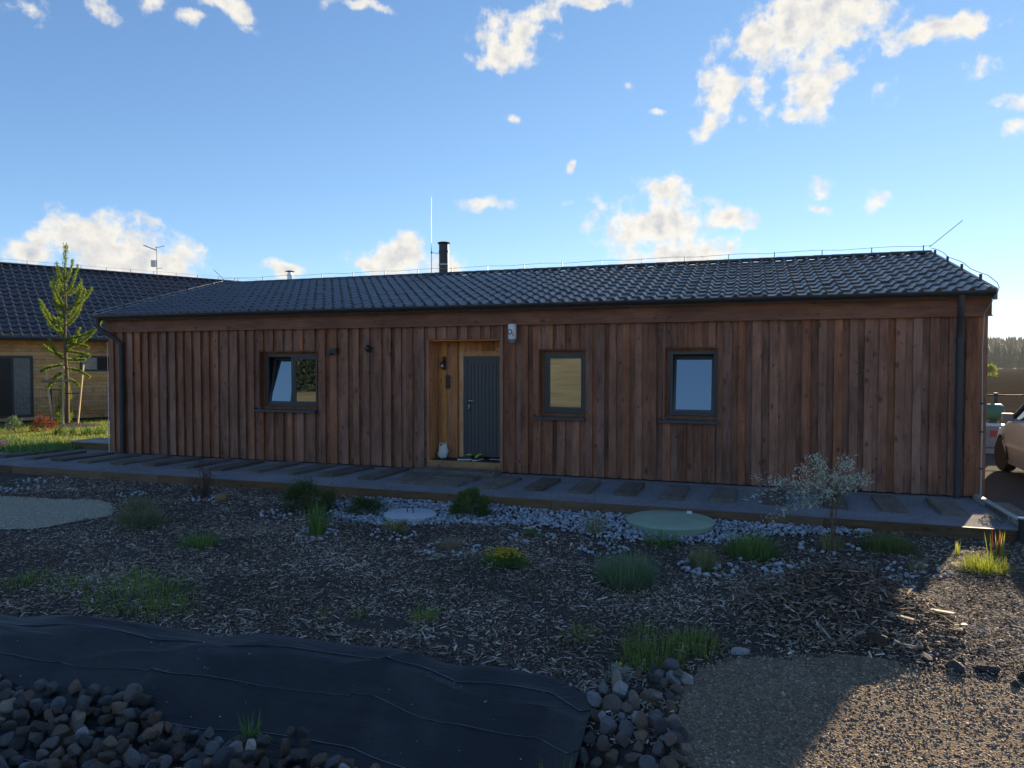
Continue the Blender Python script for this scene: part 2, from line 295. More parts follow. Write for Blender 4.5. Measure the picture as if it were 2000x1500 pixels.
M = {}
M['board'] = wood('stained_cladding', (0.085, 0.033, 0.019), (0.245, 0.100, 0.056), (0.38, 0.175, 0.102), spread=0.36)
M['fascia'] = wood('stained_fascia', (0.075, 0.031, 0.020), (0.18, 0.078, 0.049), (0.29, 0.135, 0.085), axis='x')
M['reveal'] = wood('oiled_larch', (0.20, 0.068, 0.020), (0.48, 0.18, 0.052), (0.64, 0.29, 0.095), spread=0.9)
M['lining'] = wood('stained_lining', (0.060, 0.025, 0.014), (0.135, 0.058, 0.030), (0.22, 0.10, 0.048), spread=0.5)
M['step_wood'] = wood('oiled_step', (0.16, 0.080, 0.035), (0.28, 0.145, 0.062), (0.40, 0.22, 0.10), axis='x')
M['neigh_wood'] = wood('natural_larch', (0.36, 0.18, 0.070), (0.56, 0.31, 0.135), (0.68, 0.42, 0.21), axis='x', spread=0.5)
M['edging'] = wood('edging_timber', (0.06, 0.032, 0.016), (0.135, 0.075, 0.036), (0.20, 0.115, 0.055), axis='x')
M['edging_grey'] = wood('grey_edging_timber', (0.18, 0.165, 0.14), (0.30, 0.28, 0.24), (0.42, 0.39, 0.34), axis='y')
M['plank'] = wood('dark_plank', (0.058, 0.047, 0.037), (0.125, 0.102, 0.081), (0.20, 0.168, 0.137), axis='y', rough=0.8, knots=False)
M['stake'] = wood('raw_stake', (0.40, 0.27, 0.14), (0.58, 0.42, 0.24), (0.70, 0.53, 0.33))
M['old_rail'] = wood('grey_rail', (0.16, 0.13, 0.10), (0.27, 0.22, 0.18), (0.36, 0.30, 0.25), axis='x')
M['membrane'] = simple('wall_membrane', (0.020, 0.016, 0.014), 0.9)
M['gable'] = wood('gable_cladding', (0.050, 0.022, 0.016), (0.12, 0.055, 0.038), (0.20, 0.10, 0.065))
M['tile'] = simple('anthracite_tile', (0.050, 0.053, 0.062), 0.31, 0.25, 3.0, 0.04, 300, spec=0.6)
M['neigh_tile'] = simple('black_tile', (0.030, 0.029, 0.034), 0.34, 0.2, 3.0, spec=0.6)
M['roofdeck'] = simple('roof_deck', (0.03, 0.03, 0.035), 0.6)
M['metal_dark'] = simple('anthracite_metal', (0.026, 0.030, 0.036), 0.42, 0.1, 4)
M['pipe'] = simple('anthracite_pipe', (0.030, 0.033, 0.036), 0.6, 0.1, 4)
M['frame'] = simple('anthracite_frame', (0.040, 0.043, 0.048), 0.45, 0.08, 5)
M['door'] = simple('anthracite_door', (0.058, 0.058, 0.060), 0.5, 0.08, 5)
M['steel'] = simple('bright_steel', (0.55, 0.56, 0.58), 0.3, 0.1, 5, metal=0.9)
M['zinc'] = simple('galvanised_wire', (0.42, 0.43, 0.45), 0.45, 0.1, 5, metal=0.6)
M['flue_black'] = simple('black_flue', (0.012, 0.012, 0.014), 0.4, 0.2, 5)
M['white_plastic'] = simple('white_plastic', (0.68, 0.70, 0.71), 0.4, 0.04, 5)
M['print_dark'] = simple('dark_print', (0.015, 0.025, 0.05), 0.5, 0.05)
M['black_plastic'] = simple('black_plastic', (0.014, 0.014, 0.016), 0.45, 0.2, 8)
M['mat_black'] = simple('rubber_mat', (0.012, 0.012, 0.014), 0.85, 0.3, 20, 0.3, 200)
M['glass'] = None
m, t, b = new_mat('window_glass'); b.inputs['Base Color'].default_value = (0.012, 0.014, 0.016, 1); b.inputs['Roughness'].default_value = 0.015; b.inputs['IOR'].default_value = 2.9; b.inputs['Specular Tint'].default_value = (0.80, 0.92, 1.0, 1); M['glass'] = m
M['bag'] = simple('white_cotton', (0.60, 0.58, 0.54), 0.9, 0.12, 20, 0.4, 60)
M['shoe_dark'] = simple('dark_mesh_fabric', (0.035, 0.038, 0.042), 0.8, 0.3, 60)
M['shoe_lime'] = simple('lime_trim', (0.42, 0.52, 0.03), 0.6, 0.1)
M['shoe_sole'] = simple('pale_sole', (0.50, 0.52, 0.54), 0.7, 0.1)
M['soil'] = simple('mulch_soil', (0.040, 0.030, 0.024), 0.95, 0.5, 14, 0.9, 45)
M['dryfield'] = simple('dry_meadow', (0.56, 0.45, 0.22), 1.0, 0.35, 0.25, 0.6, 3, spec=0.05)
M['plough'] = simple('ploughed_field', (0.052, 0.042, 0.030), 1.0, 0.3, 0.6, 0.15, 2.2, spec=0.0)
M['forestfloor'] = simple('forest_floor', (0.03, 0.042, 0.018), 1.0, 0.3, 0.1, spec=0.05)
M['lawn'] = simple('lawn_base', (0.15, 0.18, 0.028), 0.95, 0.3, 2.0, 0.5, 60)
M['pathgravel'] = gravel_mat('grey_path_gravel', [(0.125, 0.120, 0.125), (0.225, 0.216, 0.222), (0.35, 0.338, 0.345)], 75, dist=0.012)
M['asphalt'] = gravel_mat('dark_yard_gravel', [(0.030, 0.029, 0.028), (0.058, 0.055, 0.052), (0.09, 0.085, 0.08)], 60, rough=1.0, dist=0.012)
M['drive'] = gravel_mat('tan_drive_gravel', [(0.10, 0.070, 0.046), (0.20, 0.148, 0.100), (0.33, 0.255, 0.175)], 60, dist=0.02)
M['sand'] = gravel_mat('pale_fine_gravel', [(0.25, 0.21, 0.15), (0.40, 0.35, 0.26), (0.54, 0.48, 0.38)], 90, dist=0.008)
M['chips'] = toned('wood_chips', (0.045, 0.029, 0.019), (0.70, 0.60, 0.49), 0.85, mid=(0.225, 0.155, 0.105))
M['pebble'] = toned('drive_pebbles', (0.10, 0.070, 0.048), (0.54, 0.43, 0.31), 0.85, mid=(0.26, 0.19, 0.13))
M['whitestone'] = toned('white_marble_chips', (0.13, 0.14, 0.16), (0.50, 0.51, 0.54), 0.75, mid=(0.28, 0.295, 0.325))
def rockmat(name, lo, hi, sc=9):
    m, t, b = new_mat(name)
    tcx = nd(t, 'ShaderNodeTexCoord'); oi = nd(t, 'ShaderNodeObjectInfo')
    off = nd(t, 'ShaderNodeVectorMath', operation='SCALE'); off.inputs[0].default_value = (11.0, 7.0, 5.0); t.links.new(oi.outputs['Random'], off.inputs['Scale'])
    p = nd(t, 'ShaderNodeVectorMath', operation='ADD'); t.links.new(tcx.outputs['Object'], p.inputs[0]); t.links.new(off.outputs[0], p.inputs[1])
    n = nd(t, 'ShaderNodeTexNoise', i_2=sc, i_3=8.0, i_4=0.68); t.links.new(p.outputs[0], n.inputs[0])
    c = ramp(t, n.outputs[0], [(0.30, lo), (0.72, hi)])
    hv = nd(t, 'ShaderNodeHueSaturation'); t.links.new(c, hv.inputs['Color'])
    vr = nd(t, 'ShaderNodeMapRange'); vr.inputs[3].default_value = 0.45; vr.inputs[4].default_value = 1.35; t.links.new(oi.outputs['Random'], vr.inputs[0]); t.links.new(vr.outputs[0], hv.inputs['Value'])
    w9 = nd(t, 'ShaderNodeTexWhiteNoise', noise_dimensions='1D'); t.links.new(oi.outputs['Random'], w9.inputs['W'])
    tn = nd(t, 'ShaderNodeMix', data_type='RGBA', blend_type='MULTIPLY'); tn.inputs[0].default_value = 1.0; t.links.new(hv.outputs[0], tn.inputs[6])
    t.links.new(ramp(t, w9.outputs[0], [(0.0, (0.85, 0.95, 1.1)), (0.5, (1.0, 0.98, 0.95)), (0.8, (1.25, 0.95, 0.75)), (1.0, (1.5, 1.15, 0.85))]), tn.inputs[7])
    t.links.new(tn.outputs[2], b.inputs['Base Color']); b.inputs['Roughness'].default_value = 0.8; b.inputs['Specular IOR Level'].default_value = 0.3
    bp = nd(t, 'ShaderNodeBump'); bp.inputs['Strength'].default_value = 0.6; bp.inputs['Distance'].default_value = 0.015; t.links.new(n.outputs[0], bp.inputs['Height']); t.links.new(bp.outputs[0], b.inputs['Normal'])
    return m
M['rock'] = rockmat('grey_rock', (0.055, 0.046, 0.040), (0.23, 0.20, 0.175))
M['rock_pale'] = rockmat('pale_rock', (0.22, 0.21, 0.20), (0.52, 0.50, 0.47))
M['rock_ochre'] = rockmat('ochre_rock', (0.28, 0.16, 0.07), (0.55, 0.38, 0.20), 16)
def leafy(key, lo, hi, trans=0.3): M[key] = toned(key + '_leaves', lo, hi, 0.6, trans, 0.3)
leafy('larch', (0.13, 0.20, 0.022), (0.42, 0.52, 0.08), 0.5)
leafy('darkbush', (0.039, 0.060, 0.021), (0.150, 0.188, 0.060))
leafy('box', (0.060, 0.093, 0.027), (0.217, 0.277, 0.075))
leafy('green', (0.075, 0.135, 0.033), (0.232, 0.352, 0.090))
leafy('bluegreen', (0.083, 0.128, 0.068), (0.285, 0.390, 0.195))
leafy('grass', (0.070, 0.119, 0.020), (0.322, 0.406, 0.084), 0.4)
leafy('tan', (0.17, 0.125, 0.075), (0.44, 0.35, 0.24))
leafy('tangreen', (0.117, 0.130, 0.046), (0.390, 0.364, 0.156))
leafy('heather', (0.070, 0.084, 0.035), (0.364, 0.378, 0.224))
leafy('redleaf', (0.14, 0.03, 0.014), (0.38, 0.11, 0.04), 0.4)
leafy('redbrown', (0.09, 0.032, 0.024), (0.20, 0.085, 0.065))
leafy('willow', (0.253, 0.287, 0.184), (0.713, 0.724, 0.609))
leafy('yellowflower', (0.50, 0.32, 0.01), (0.78, 0.60, 0.03))
leafy('whiteflower', (0.6, 0.6, 0.55), (0.8, 0.8, 0.76))
leafy('purpleflower', (0.18, 0.07, 0.17), (0.36, 0.17, 0.34))
leafy('yellowgreen', (0.16, 0.19, 0.02), (0.46, 0.50, 0.07), 0.55)
leafy('silver', (0.22, 0.26, 0.20), (0.46, 0.50, 0.42))
leafy('conifer', (0.025, 0.040, 0.020), (0.075, 0.105, 0.045), 0.0)
M['bark'] = simple('brown_bark', (0.13, 0.085, 0.05), 0.9, 0.4, 25, 0.6, 80)
M['twig'] = simple('dark_twig', (0.07, 0.045, 0.032), 0.9, 0.3, 25)
M['car_paint'] = simple('pale_car_paint', (0.36, 0.37, 0.39), 0.3, 0.05, 3, spec=0.4)
M['car_glass'] = M['glass']
M['tyre'] = simple('tyre_rubber', (0.014, 0.014, 0.015), 0.8)
M['green_plastic'] = simple('green_plastic', (0.06, 0.17, 0.10), 0.45, 0.1)
M['grey_panel'] = simple('grey_panel', (0.26, 0.265, 0.27), 0.6, 0.15)
M['red_panel'] = simple('red_panel', (0.45, 0.05, 0.04), 0.5, 0.1)
M['cover_green'] = simple('green_cover', (0.27, 0.345, 0.25), 0.6, 0.12, 2.5, 0.1, 120)
M['cover_grey'] = simple('grey_cover', (0.42, 0.44, 0.47), 0.75, 0.12, 6, 0.15, 120)

# ------------------------------------------------------------------ terrain
def sm(t): t = np.clip(t, 0, 1); return t * t * (3 - 2 * t)
YTX = [-16, -12, -6.43, -5.37, -4.33, -3.42, -2.62, -2.0, -1.32, -1.07, 0]
YTY = [-9.3, -9.05, -8.83, -8.70, -8.62, -8.48, -8.42, -8.58, -8.54, -8.70, -8.8]
def ytop(x): return np.interp(x, YTX, YTY)
_ph = rng.uniform(0, 6.28, (14, 2)); _fr = rng.uniform(0.6, 5.5, (14, 2)) * rng.choice([-1, 1], (14, 2))
def bumps(x, y):
    s = 0
    for i in range(14): s = s + np.sin(_fr[i, 0] * x + _ph[i, 0] + np.sin(_fr[i, 1] * 0.5 * y)) * np.sin(_fr[i, 1] * y + _ph[i, 1]) / (1 + abs(_fr[i, 0]))
    return s * 0.011
def H(x, y):
    x = np.asarray(x, float); y = np.asarray(y, float)
    near = sm((30 - np.abs(x)) / 8) * sm((y + 26) / 6)
    z = -0.14 + bumps(x, y) * near
    bank = sm((ytop(x) - y) / 0.85)
    ditch = 0.46 * bank * (1 - sm((x + 1.15) / 0.75)) * (1 - sm((-10.5 - y) / 1.0)) * sm((x + 40) / 10)
    z = z - ditch
    r2 = ((x - 0.86) / 0.62) ** 2 + ((y + 6.2) / 0.75) ** 2
    z = z + 0.43 * np.exp(-r2 ** 1.0)
    r3 = ((x - 0.35) / 0.5) ** 2 + ((y + 6.5) / 0.5) ** 2
    z = z + 0.10 * np.exp(-r3)
    z = z + 0.62 * sm((-10.8 - y) / 2.2)
    z = z + 0.055 * np.clip(-y - 38, 0, 260)
    yard = sm((y + 2.50) / 0.06)
    z = z * (1 - yard) + (-0.05) * yard
    z = z + 15 * sm((y - 400) / 350) * (y > 0)
    return z
def axis(lo, hi, step, far):
    a = list(np.arange(lo, hi + 1e-6, step)); s = step; v = lo
    L = []
    while v > -far: s *= 1.35; v -= s; L.append(v)
    Rr = []; s = step; v = hi
    while v < far: s *= 1.35; v += s; Rr.append(v)
    return np.array(L[::-1] + a + Rr)
gx = axis(-17, 5.5, 0.06, 2600); gy = axis(-13.0, -2.2, 0.055, 2600)
X, Y = np.meshgrid(gx, gy); Z = H(X, Y); nx, ny = len(gx), len(gy)
V = np.stack([X, Y, Z], -1).reshape(-1, 3)
ii, jj = np.meshgrid(np.arange(nx - 1), np.arange(ny - 1)); a0 = (jj * nx + ii).ravel()
F = np.stack([a0, a0 + 1, a0 + nx + 1, a0 + nx], 1)
me = np_mesh('ground', V, F, M['soil'], smooth=True)
me.materials.append(M['dryfield']); me.materials.append(M['plough']); me.materials.append(M['forestfloor'])
cen = V[F].mean(1); mi = np.zeros(len(F), np.int32)
mi[(cen[:, 1] < -13.5) | (cen[:, 0] < -24) | (cen[:, 0] > 9)] = 1
mi[(cen[:, 1] > 9.5) | ((cen[:, 0] > 9) & (cen[:, 1] > -2.5))] = 2; mi[cen[:, 1] > 405] = 3
me.polygons.foreach_set('material_index', mi)
tag(link('ground', me), kind='structure')
def sheet(name, P, z, mat, sub=0):
    bm = bmesh.new(); vs = [bm.verts.new((x, y, z)) for x, y in P]; bm.faces.new(vs); me = bpy.data.meshes.new(name); bm.to_mesh(me); bm.free()
    me.materials.append(mat); o = link(name, me); o['kind'] = 'structure'; return o
sheet('path', [(-19, -2.43), (3.45, -2.43), (3.45, 0.4), (-19, 0.4)], 0.0, M['pathgravel'])
sheet('yard', [(3.56, -2.6), (40, -2.6), (40, 9.6), (3.56, 9.6)], -0.02, M['asphalt'])
sheet('lawn', [(-60, 0.4), (-15.2, 0.4), (-15.2, 60), (-60, 60)], 0.004, M['lawn'])
def drape(name, poly, dz, mat, step=0.07, wob=0.05, seed=1):
    """a sheet that follows the ground inside a polygon"""
    P = np.array(poly); x0, y0 = P.min(0) - 0.1; x1, y1 = P.max(0) + 0.1
    xs = np.arange(x0, x1, step); ys = np.arange(y0, y1, step); XX, YY = np.meshgrid(xs, ys)
    r = np.random.default_rng(seed); w = np.sin(XX * 5 + r.uniform(0, 6)) * np.sin(YY * 6 + r.uniform(0, 6)) * wob + np.sin(XX * 17 + YY * 13) * wob * 0.4
    ins = inside(XX + w, YY + w, poly)
    V = np.stack([XX, YY, H(XX, YY) + dz], -1).reshape(-1, 3); n = len(xs)
    ii, jj = np.meshgrid(np.arange(n - 1), np.arange(len(ys) - 1)); a0 = (jj * n + ii).ravel(); F = np.stack([a0, a0 + 1, a0 + n + 1, a0 + n], 1)
    k = ins.ravel()[F].all(1); F = F[k]
    used = np.unique(F); mp = np.full(len(V), -1); mp[used] = np.arange(len(used))
    o = link(name, np_mesh(name, V[used], mp[F], mat, smooth=True)); o['kind'] = 'structure'; return o
def inside(x, y, poly):
    x = np.asarray(x); y = np.asarray(y); r = np.zeros(x.shape, bool); n = len(poly)
    for i in range(n):
        (xa, ya), (xb, yb) = poly[i], poly[(i + 1) % n]
        if ya == yb: continue
        c = ((ya > y) != (yb > y)) & (x < (xb - xa) * (y - ya) / (yb - ya) + xa); r ^= c
    return r
DRIVE = [(-0.55, -8.2), (-0.35, -7.75), (-0.1, -7.48), (0.5, -7.3), (1.3, -7.32), (2.1, -7.28), (3.2, -7.1), (7, -6.9), (7, -14), (-0.2, -14), (-0.25, -10), (-0.42, -9.3), (-0.45, -8.7)]
SAND = [(-14, -4.6), (-12.5, -4.48), (-11.4, -4.36), (-10.5, -4.22), (-9.75, -4.6), (-9.3, -5.1), (-9.4, -5.6), (-9.6, -6.15), (-10, -6.35), (-12, -6.5), (-14.5, -6.6)]
WHITE = [(-6.55, -3.2), (-6.25, -2.52), (1.62, -2.52), (1.5, -2.78), (0.24, -3.25), (-0.35, -3.85), (-1.7, -4.08), (-2.9, -3.65), (-3.98, -3.92), (-5.0, -4.42), (-5.8, -4.3)]
drape('driveway', DRIVE, 0.006, M['drive'], seed=3)
drape('gravel_patch', SAND, 0.012, M['sand'], wob=0.09, seed=4)

# ------------------------------------------------------------------ loose ground cover
def rotmats(n, tilt=0.5):
    a = rng.uniform(0, 2 * np.pi, n); tx = rng.normal(0, tilt, n); ty = rng.normal(0, tilt, n)
    ca, sa = np.cos(a), np.sin(a); Zr = np.zeros((n, 3, 3)); Zr[:, 0, 0] = ca; Zr[:, 0, 1] = -sa; Zr[:, 1, 0] = sa; Zr[:, 1, 1] = ca; Zr[:, 2, 2] = 1
    Xr = np.zeros((n, 3, 3)); Xr[:, 0, 0] = 1; Xr[:, 1, 1] = np.cos(tx); Xr[:, 1, 2] = -np.sin(tx); Xr[:, 2, 1] = np.sin(tx); Xr[:, 2, 2] = np.cos(tx)
    Yr = np.zeros((n, 3, 3)); Yr[:, 0, 0] = np.cos(ty); Yr[:, 0, 2] = np.sin(ty); Yr[:, 1, 1] = 1; Yr[:, 2, 0] = -np.sin(ty); Yr[:, 2, 2] = np.cos(ty)
    return Zr @ Xr @ Yr
def in_view(x, y, z, mx=220, my=160):
    p = project(np.stack([x, y, z], 1)); return (p[:, 2] > 0.5) & (p[:, 0] > -mx) & (p[:, 0] < 2000 + mx) & (p[:, 1] < 1500 + my)
BARE = []    # (x, y, r) kept free of chips
def chips(n, box, keep, lenlo, lenhi, lift):
    x = rng.uniform(box[0], box[1], n); y = rng.uniform(box[2], box[3], n); z = H(x, y)
    k = keep(x, y) & in_view(x, y, z); x, y, z = x[k], y[k], z[k]; n = len(x)
    L = (lenlo * 0.5 + (lenhi - lenlo * 0.5) * rng.beta(1.3, 2.2, n)) * (1 + 1.2 * (rng.random(n) > 0.94)) * 1.12; W = rng.uniform(0.10, 0.30, n) * L; W = np.clip(W, 0.004, 0.018); T = rng.uniform(0.002, 0.006, n)
    base = np.array([(-1, -1, 0), (1, -.7, 0), (1, .8, 0), (-1, 1, 0), (-.9, -.8, 1), (.95, -.5, 1), (.9, .7, 1), (-1, .7, 1)], float)
    Vv = np.repeat(base[None], n, 0) * np.stack([L / 2, W / 2, T], 1)[:, None]
    Vv[:, :, 2] += (np.abs(Vv[:, :, 0]) ** 2) * rng.normal(0, 4, n)[:, None]
    Vv = np.einsum('nij,nvj->nvi', rotmats(n, 0.28), Vv)
    Vv += np.stack([x, y, z + rng.uniform(0.002, lift, n)], 1)[:, None]
    Fq = np.array([(4, 5, 6, 7), (0, 1, 5, 4), (1, 2, 6, 5), (2, 3, 7, 6), (3, 0, 4, 7)])
    F = (Fq[None] + (np.arange(n) * 8)[:, None, None]).reshape(-1, 4)
    tone = np.clip(rng.beta(1.35, 1.6, n) + 0.14 * np.sin(x * 1.7) * np.sin(y * 2.3), 0, 1)
    return Vv.reshape(-1, 3), F, np.repeat(tone, 8)
def join(parts):
    V, F, T = [], [], []; b = 0
    for v, f, t_ in parts: V.append(v); F.append(f + b); T.append(t_); b += len(v)
    return np.concatenate(V), np.concatenate(F), np.concatenate(T)
SOILPATCH = [(-3.15, -7.78, 0.30), (-0.95, -7.75, 0.16), (-2.3, -7.95, 0.2)]
def keep_chip(x, y):
    k = ~inside(x, y, DRIVE) & ~inside(x, y, SAND) & ~(inside(x, y, WHITE) & (rng.random(len(x)) > 0.05)) & (y < -2.5) & (y > ytop(x) + rng.normal(-0.01, 0.035, len(x)) - 5 * (x > -1.0))
    k &= rng.random(len(x)) < np.clip(0.78 + 0.30 * np.sin(x * 2.3 + 1.4 * np.sin(y * 1.9)) * np.sin(y * 3.1 + np.sin(x * 2.7)) + 0.22 * np.sin(x * 7.1 + y * 2) * np.sin(y * 8.3 - x), 0.12, 1)
    for (a, b_, r_) in SOILPATCH: k &= ~((((x - a) / r_) ** 2 + ((y - b_) / (r_ * .6)) ** 2 < 1) & (rng.random(len(x)) > 0.12))
    return k
near_ = chips(62000, (-7, 4.2, -9.0, -5.2), keep_chip, 0.022, 0.062, 0.022)
far_ = chips(46000, (-14, 5, -5.4, -2.5), keep_chip, 0.025, 0.062, 0.02)
lft_ = chips(19000, (-12, -6.5, -9.2, -5.2), keep_chip, 0.025, 0.06, 0.02)
heap = chips(14000, (-0.6, 2.2, -7.3, -5.3), lambda x, y: keep_chip(x, y) & (((x - .8) / .95) ** 2 + ((y + 6.25) / 1.0) ** 2 < 1), 0.03, 0.11, 0.05)
heap = (heap[0], heap[1], heap[2] * 0.85)
fines = chips(46000, (-9, 4.2, -9.0, -4.5), keep_chip, 0.008, 0.020, 0.012)
Vc, Fc, Tc = join([near_, far_, lft_, heap, fines])
o = link('wood_chip_mulch', np_mesh('wood_chip_mulch', Vc, Fc, M['chips'], Tc)); tag(o, 'loose brown and grey wood chip mulch covering the garden bed', 'mulch', kind='stuff')
def pebbles(n, box, keep, lo, hi, sink=0.3, flat=0.7):
    x = rng.uniform(box[0], box[1], n); y = rng.uniform(box[2], box[3], n); z = H(x, y)
    k = keep(x, y) & in_view(x, y, z); x, y, z = x[k], y[k], z[k]; n = len(x)
    base = np.array([(1, 0, 0), (0, 1, 0), (-1, 0, 0), (0, -1, 0), (0, 0, 1), (0, 0, -1)], float)
    s = rng.uniform(lo, hi, n) / 2
    Vv = base[None] * (s[:, None] * rng.uniform(0.6, 1.2, (n, 3)) * np.array([1, 1, flat]))[:, None] + rng.normal(0, 1, (n, 6, 3)) * (s * 0.25)[:, None, None]
    Vv = np.einsum('nij,nvj->nvi', rotmats(n, 0.6), Vv) + np.stack([x, y, z + s * (0.6 - sink)], 1)[:, None]
    Ft = np.array([(0, 1, 4), (1, 2, 4), (2, 3, 4), (3, 0, 4), (1, 0, 5), (2, 1, 5), (3, 2, 5), (0, 3, 5)])
    F = (Ft[None] + (np.arange(n) * 6)[:, None, None]).reshape(-1, 3)
    return Vv.reshape(-1, 3), F, np.repeat(rng.beta(2, 2.2, n), 6)
pv_ = pebbles(52000, (-0.7, 4.6, -10.2, -7.0), lambda x, y: inside(x, y, DRIVE), 0.012, 0.030)
o = link('driveway_gravel', np_mesh('driveway_gravel', pv_[0], pv_[1], M['pebble'], pv_[2])); tag(o, 'loose tan gravel of the drive in the sunlit corner', 'gravel', kind='stuff')
M['palegrain'] = toned('pale_grains', (0.26, 0.22, 0.16), (0.66, 0.60, 0.48), 0.85)
pv_ = pebbles(26000, (-13.5, -9.2, -6.6, -4.2), lambda x, y: inside(x, y, SAND) & (rng.random(len(x)) > 0), 0.010, 0.026)
o = link('pale_grit', np_mesh('pale_grit', pv_[0] + np.array([0, 0, .012]), pv_[1], M['palegrain'], pv_[2])); tag(o, 'loose pale grit lying on the sandy patch', 'gravel', kind='stuff')
# white stones: deformed icosahedra
def ico(sub):
    bm = bmesh.new(); bmesh.ops.create_icosphere(bm, subdivisions=sub, radius=1.0); V = np.array([v.co[:] for v in bm.verts]); F = np.array([[v.index for v in f.verts] for f in bm.faces]); bm.free(); return V, F
I1V, I1F = ico(1); I2V, I2F = ico(2)
def stones_np(x, y, z, s, flat=0.7):
    n = len(x)
    Vv = I1V[None] * (s[:, None] * rng.uniform(0.65, 1.2, (n, 3)) * np.array([1, 1, flat]))[:, None] * (1 + rng.normal(0, 0.16, (n, len(I1V), 1)))
    Vv = np.einsum('nij,nvj->nvi', rotmats(n, 0.5), Vv) + np.stack([x, y, z], 1)[:, None]
    return Vv.reshape(-1, 3), (I1F[None] + (np.arange(n) * len(I1V))[:, None, None]).reshape(-1, 3), np.repeat(rng.beta(2.2, 1.6, n), len(I1V))
COVERS = [(-1.08, -3.08, 0.60), (-4.88, -3.74, 0.40)]
n = 9000; x = rng.uniform(-6.7, 1.7, n); y = rng.uniform(-4.6, -2.5, n); s = 0.014 + 0.024 * rng.beta(1.4, 2, n)
k = inside(x + rng.normal(0, .05, n), y + rng.normal(0, .05, n), WHITE)
for (a, b_, r_) in COVERS: k &= (x - a) ** 2 + (y - b_) ** 2 > (r_ + 0.025) ** 2
x, y, s = x[k], y[k], s[k]
v, f, t_ = stones_np(x, y, H(x, y) + s * 0.5 + rng.uniform(0, 0.025, len(x)), s)
o = link('white_gravel', np_mesh('white_gravel', v, f, M['whitestone'], t_)); tag(o, 'white marble gravel strip in front of the path edging', 'gravel', kind='stuff')

# ------------------------------------------------------------------ path edging and stepping planks
ed = empty('path_edging', (-19, -2.47, -0.2)); tag(ed, 'long brown timber edging along the front of the grey path', 'edging')
xe = -19.0
for L in (4.0, 4.0, 4.0, 4.0, 4.0, 2.55):
    MB().cbox(0.003, L - 0.003, -0.024, 0.024, -0.05, 0.215, 0.003).build('edging_board', M['edging'], ed, loc=(xe + 19, 0, 0)); xe += L
for i in range(9): MB().box(-0.025, 0.025, 0.026, 0.065, -0.1, 0.18).build('peg', M['edging'], ed, loc=(1.0 + i * 2.6, 0, 0))
er = empty('side_edging', (3.50, -2.44, -0.15)); tag(er, 'pale weathered timber edging running from the house corner to the bollard', 'edging')
for i in range(2): MB().cbox(-0.045, 0.045, 0.003, 1.20, -0.05, 0.225, 0.003).build('edging_board', M['edging_grey'], er, loc=(0, i * 1.205, 0))
pm = {}
def plank(x, y, L, W, rz, z=0.0, lab='dark timber plank laid crosswise in the grey gravel path', grp='stepping planks along the path', h=0.055):
    key = (round(L, 2), round(W, 2), h)
    if key not in pm: pm[key] = MB().cbox(-W / 2, W / 2, -L / 2, L / 2, -0.03, h, 0.008).mesh('stepping_plank', M['plank'])
    o = link('stepping_plank', pm[key], None, (x, y, z), (rng.normal(0, 0.01), rng.normal(0, 0.008), rz)); return tag(o, lab, 'stepping plank', grp)
for i in range(12):
    x = -16.62 + i * 0.885
    plank(x, -0.88 + rng.normal(0, .04), 1.36, 0.36, rng.normal(-0.06, 0.03))
for i in range(11):
    x = -4.33 + i * 0.785 + (0.10 if i > 6 else 0)
    plank(x, -1.11 + rng.normal(0, .03), 1.16, 0.35, rng.normal(-0.02 + 0.02 * (i > 7), 0.03))
plank(-5.55, -0.42, 0.42, 1.72, 0.0, lab='wide dark plank directly below the porch step', grp='planks in front of the porch', h=0.10)
plank(-5.62, -0.97, 0.42, 1.45, 0.02, lab='middle one of the three planks leading to the porch', grp='planks in front of the porch', h=0.07)
plank(-5.58, -1.55, 0.42, 1.30, -0.02, lab='plank nearest the timber edging of the three leading to the porch', grp='planks in front of the porch')
bl_ = empty('garden_light', (3.37, -2.55, -0.15)); tag(bl_, 'short black bollard light with silver cap beside the edging corner', 'garden light')
MB().lathe([(0.045, 0), (0.045, 0.30), (0.05, 0.30), (0.05, 0.33)], 20).build('post', M['black_plastic'], bl_, True)
MB().lathe([(0.062, 0.331), (0.064, 0.345), (0.058, 0.352), (0.002, 0.356)], 20).build('cap', M['steel'], bl_, True)
# tank covers
cg = empty('tank_cover', (-1.08, -3.08, -0.13)); tag(cg, 'large round green tank cover on the white gravel', 'tank cover')
MB().lathe([(0.60, 0), (0.60, 0.075), (0.625, 0.08), (0.625, 0.10), (0.60, 0.112), (0.30, 0.125), (0.002, 0.13)], 40).build('lid', M['cover_green'], cg, True)
MB().box(0.20, 0.27, 0.42, 0.46, 0.11, 0.15).build('latch', M['white_plastic'], cg)
cg2 = empty('tank_cover', (-4.88, -3.74, -0.115)); tag(cg2, 'round pale grey cover with small black handle on the white gravel', 'tank cover')
MB().lathe([(0.40, 0), (0.40, 0.045), (0.385, 0.055), (0.002, 0.062)], 36).build('lid', M['cover_grey'], cg2, True)
MB().tube([(-0.05, 0, 0.055), (-0.05, 0, 0.12), (-0.03, 0, 0.14), (0.03, 0, 0.14), (0.05, 0, 0.12), (0.05, 0, 0.055)], 0.008, 6).build('handle', M['black_plastic'], cg2)

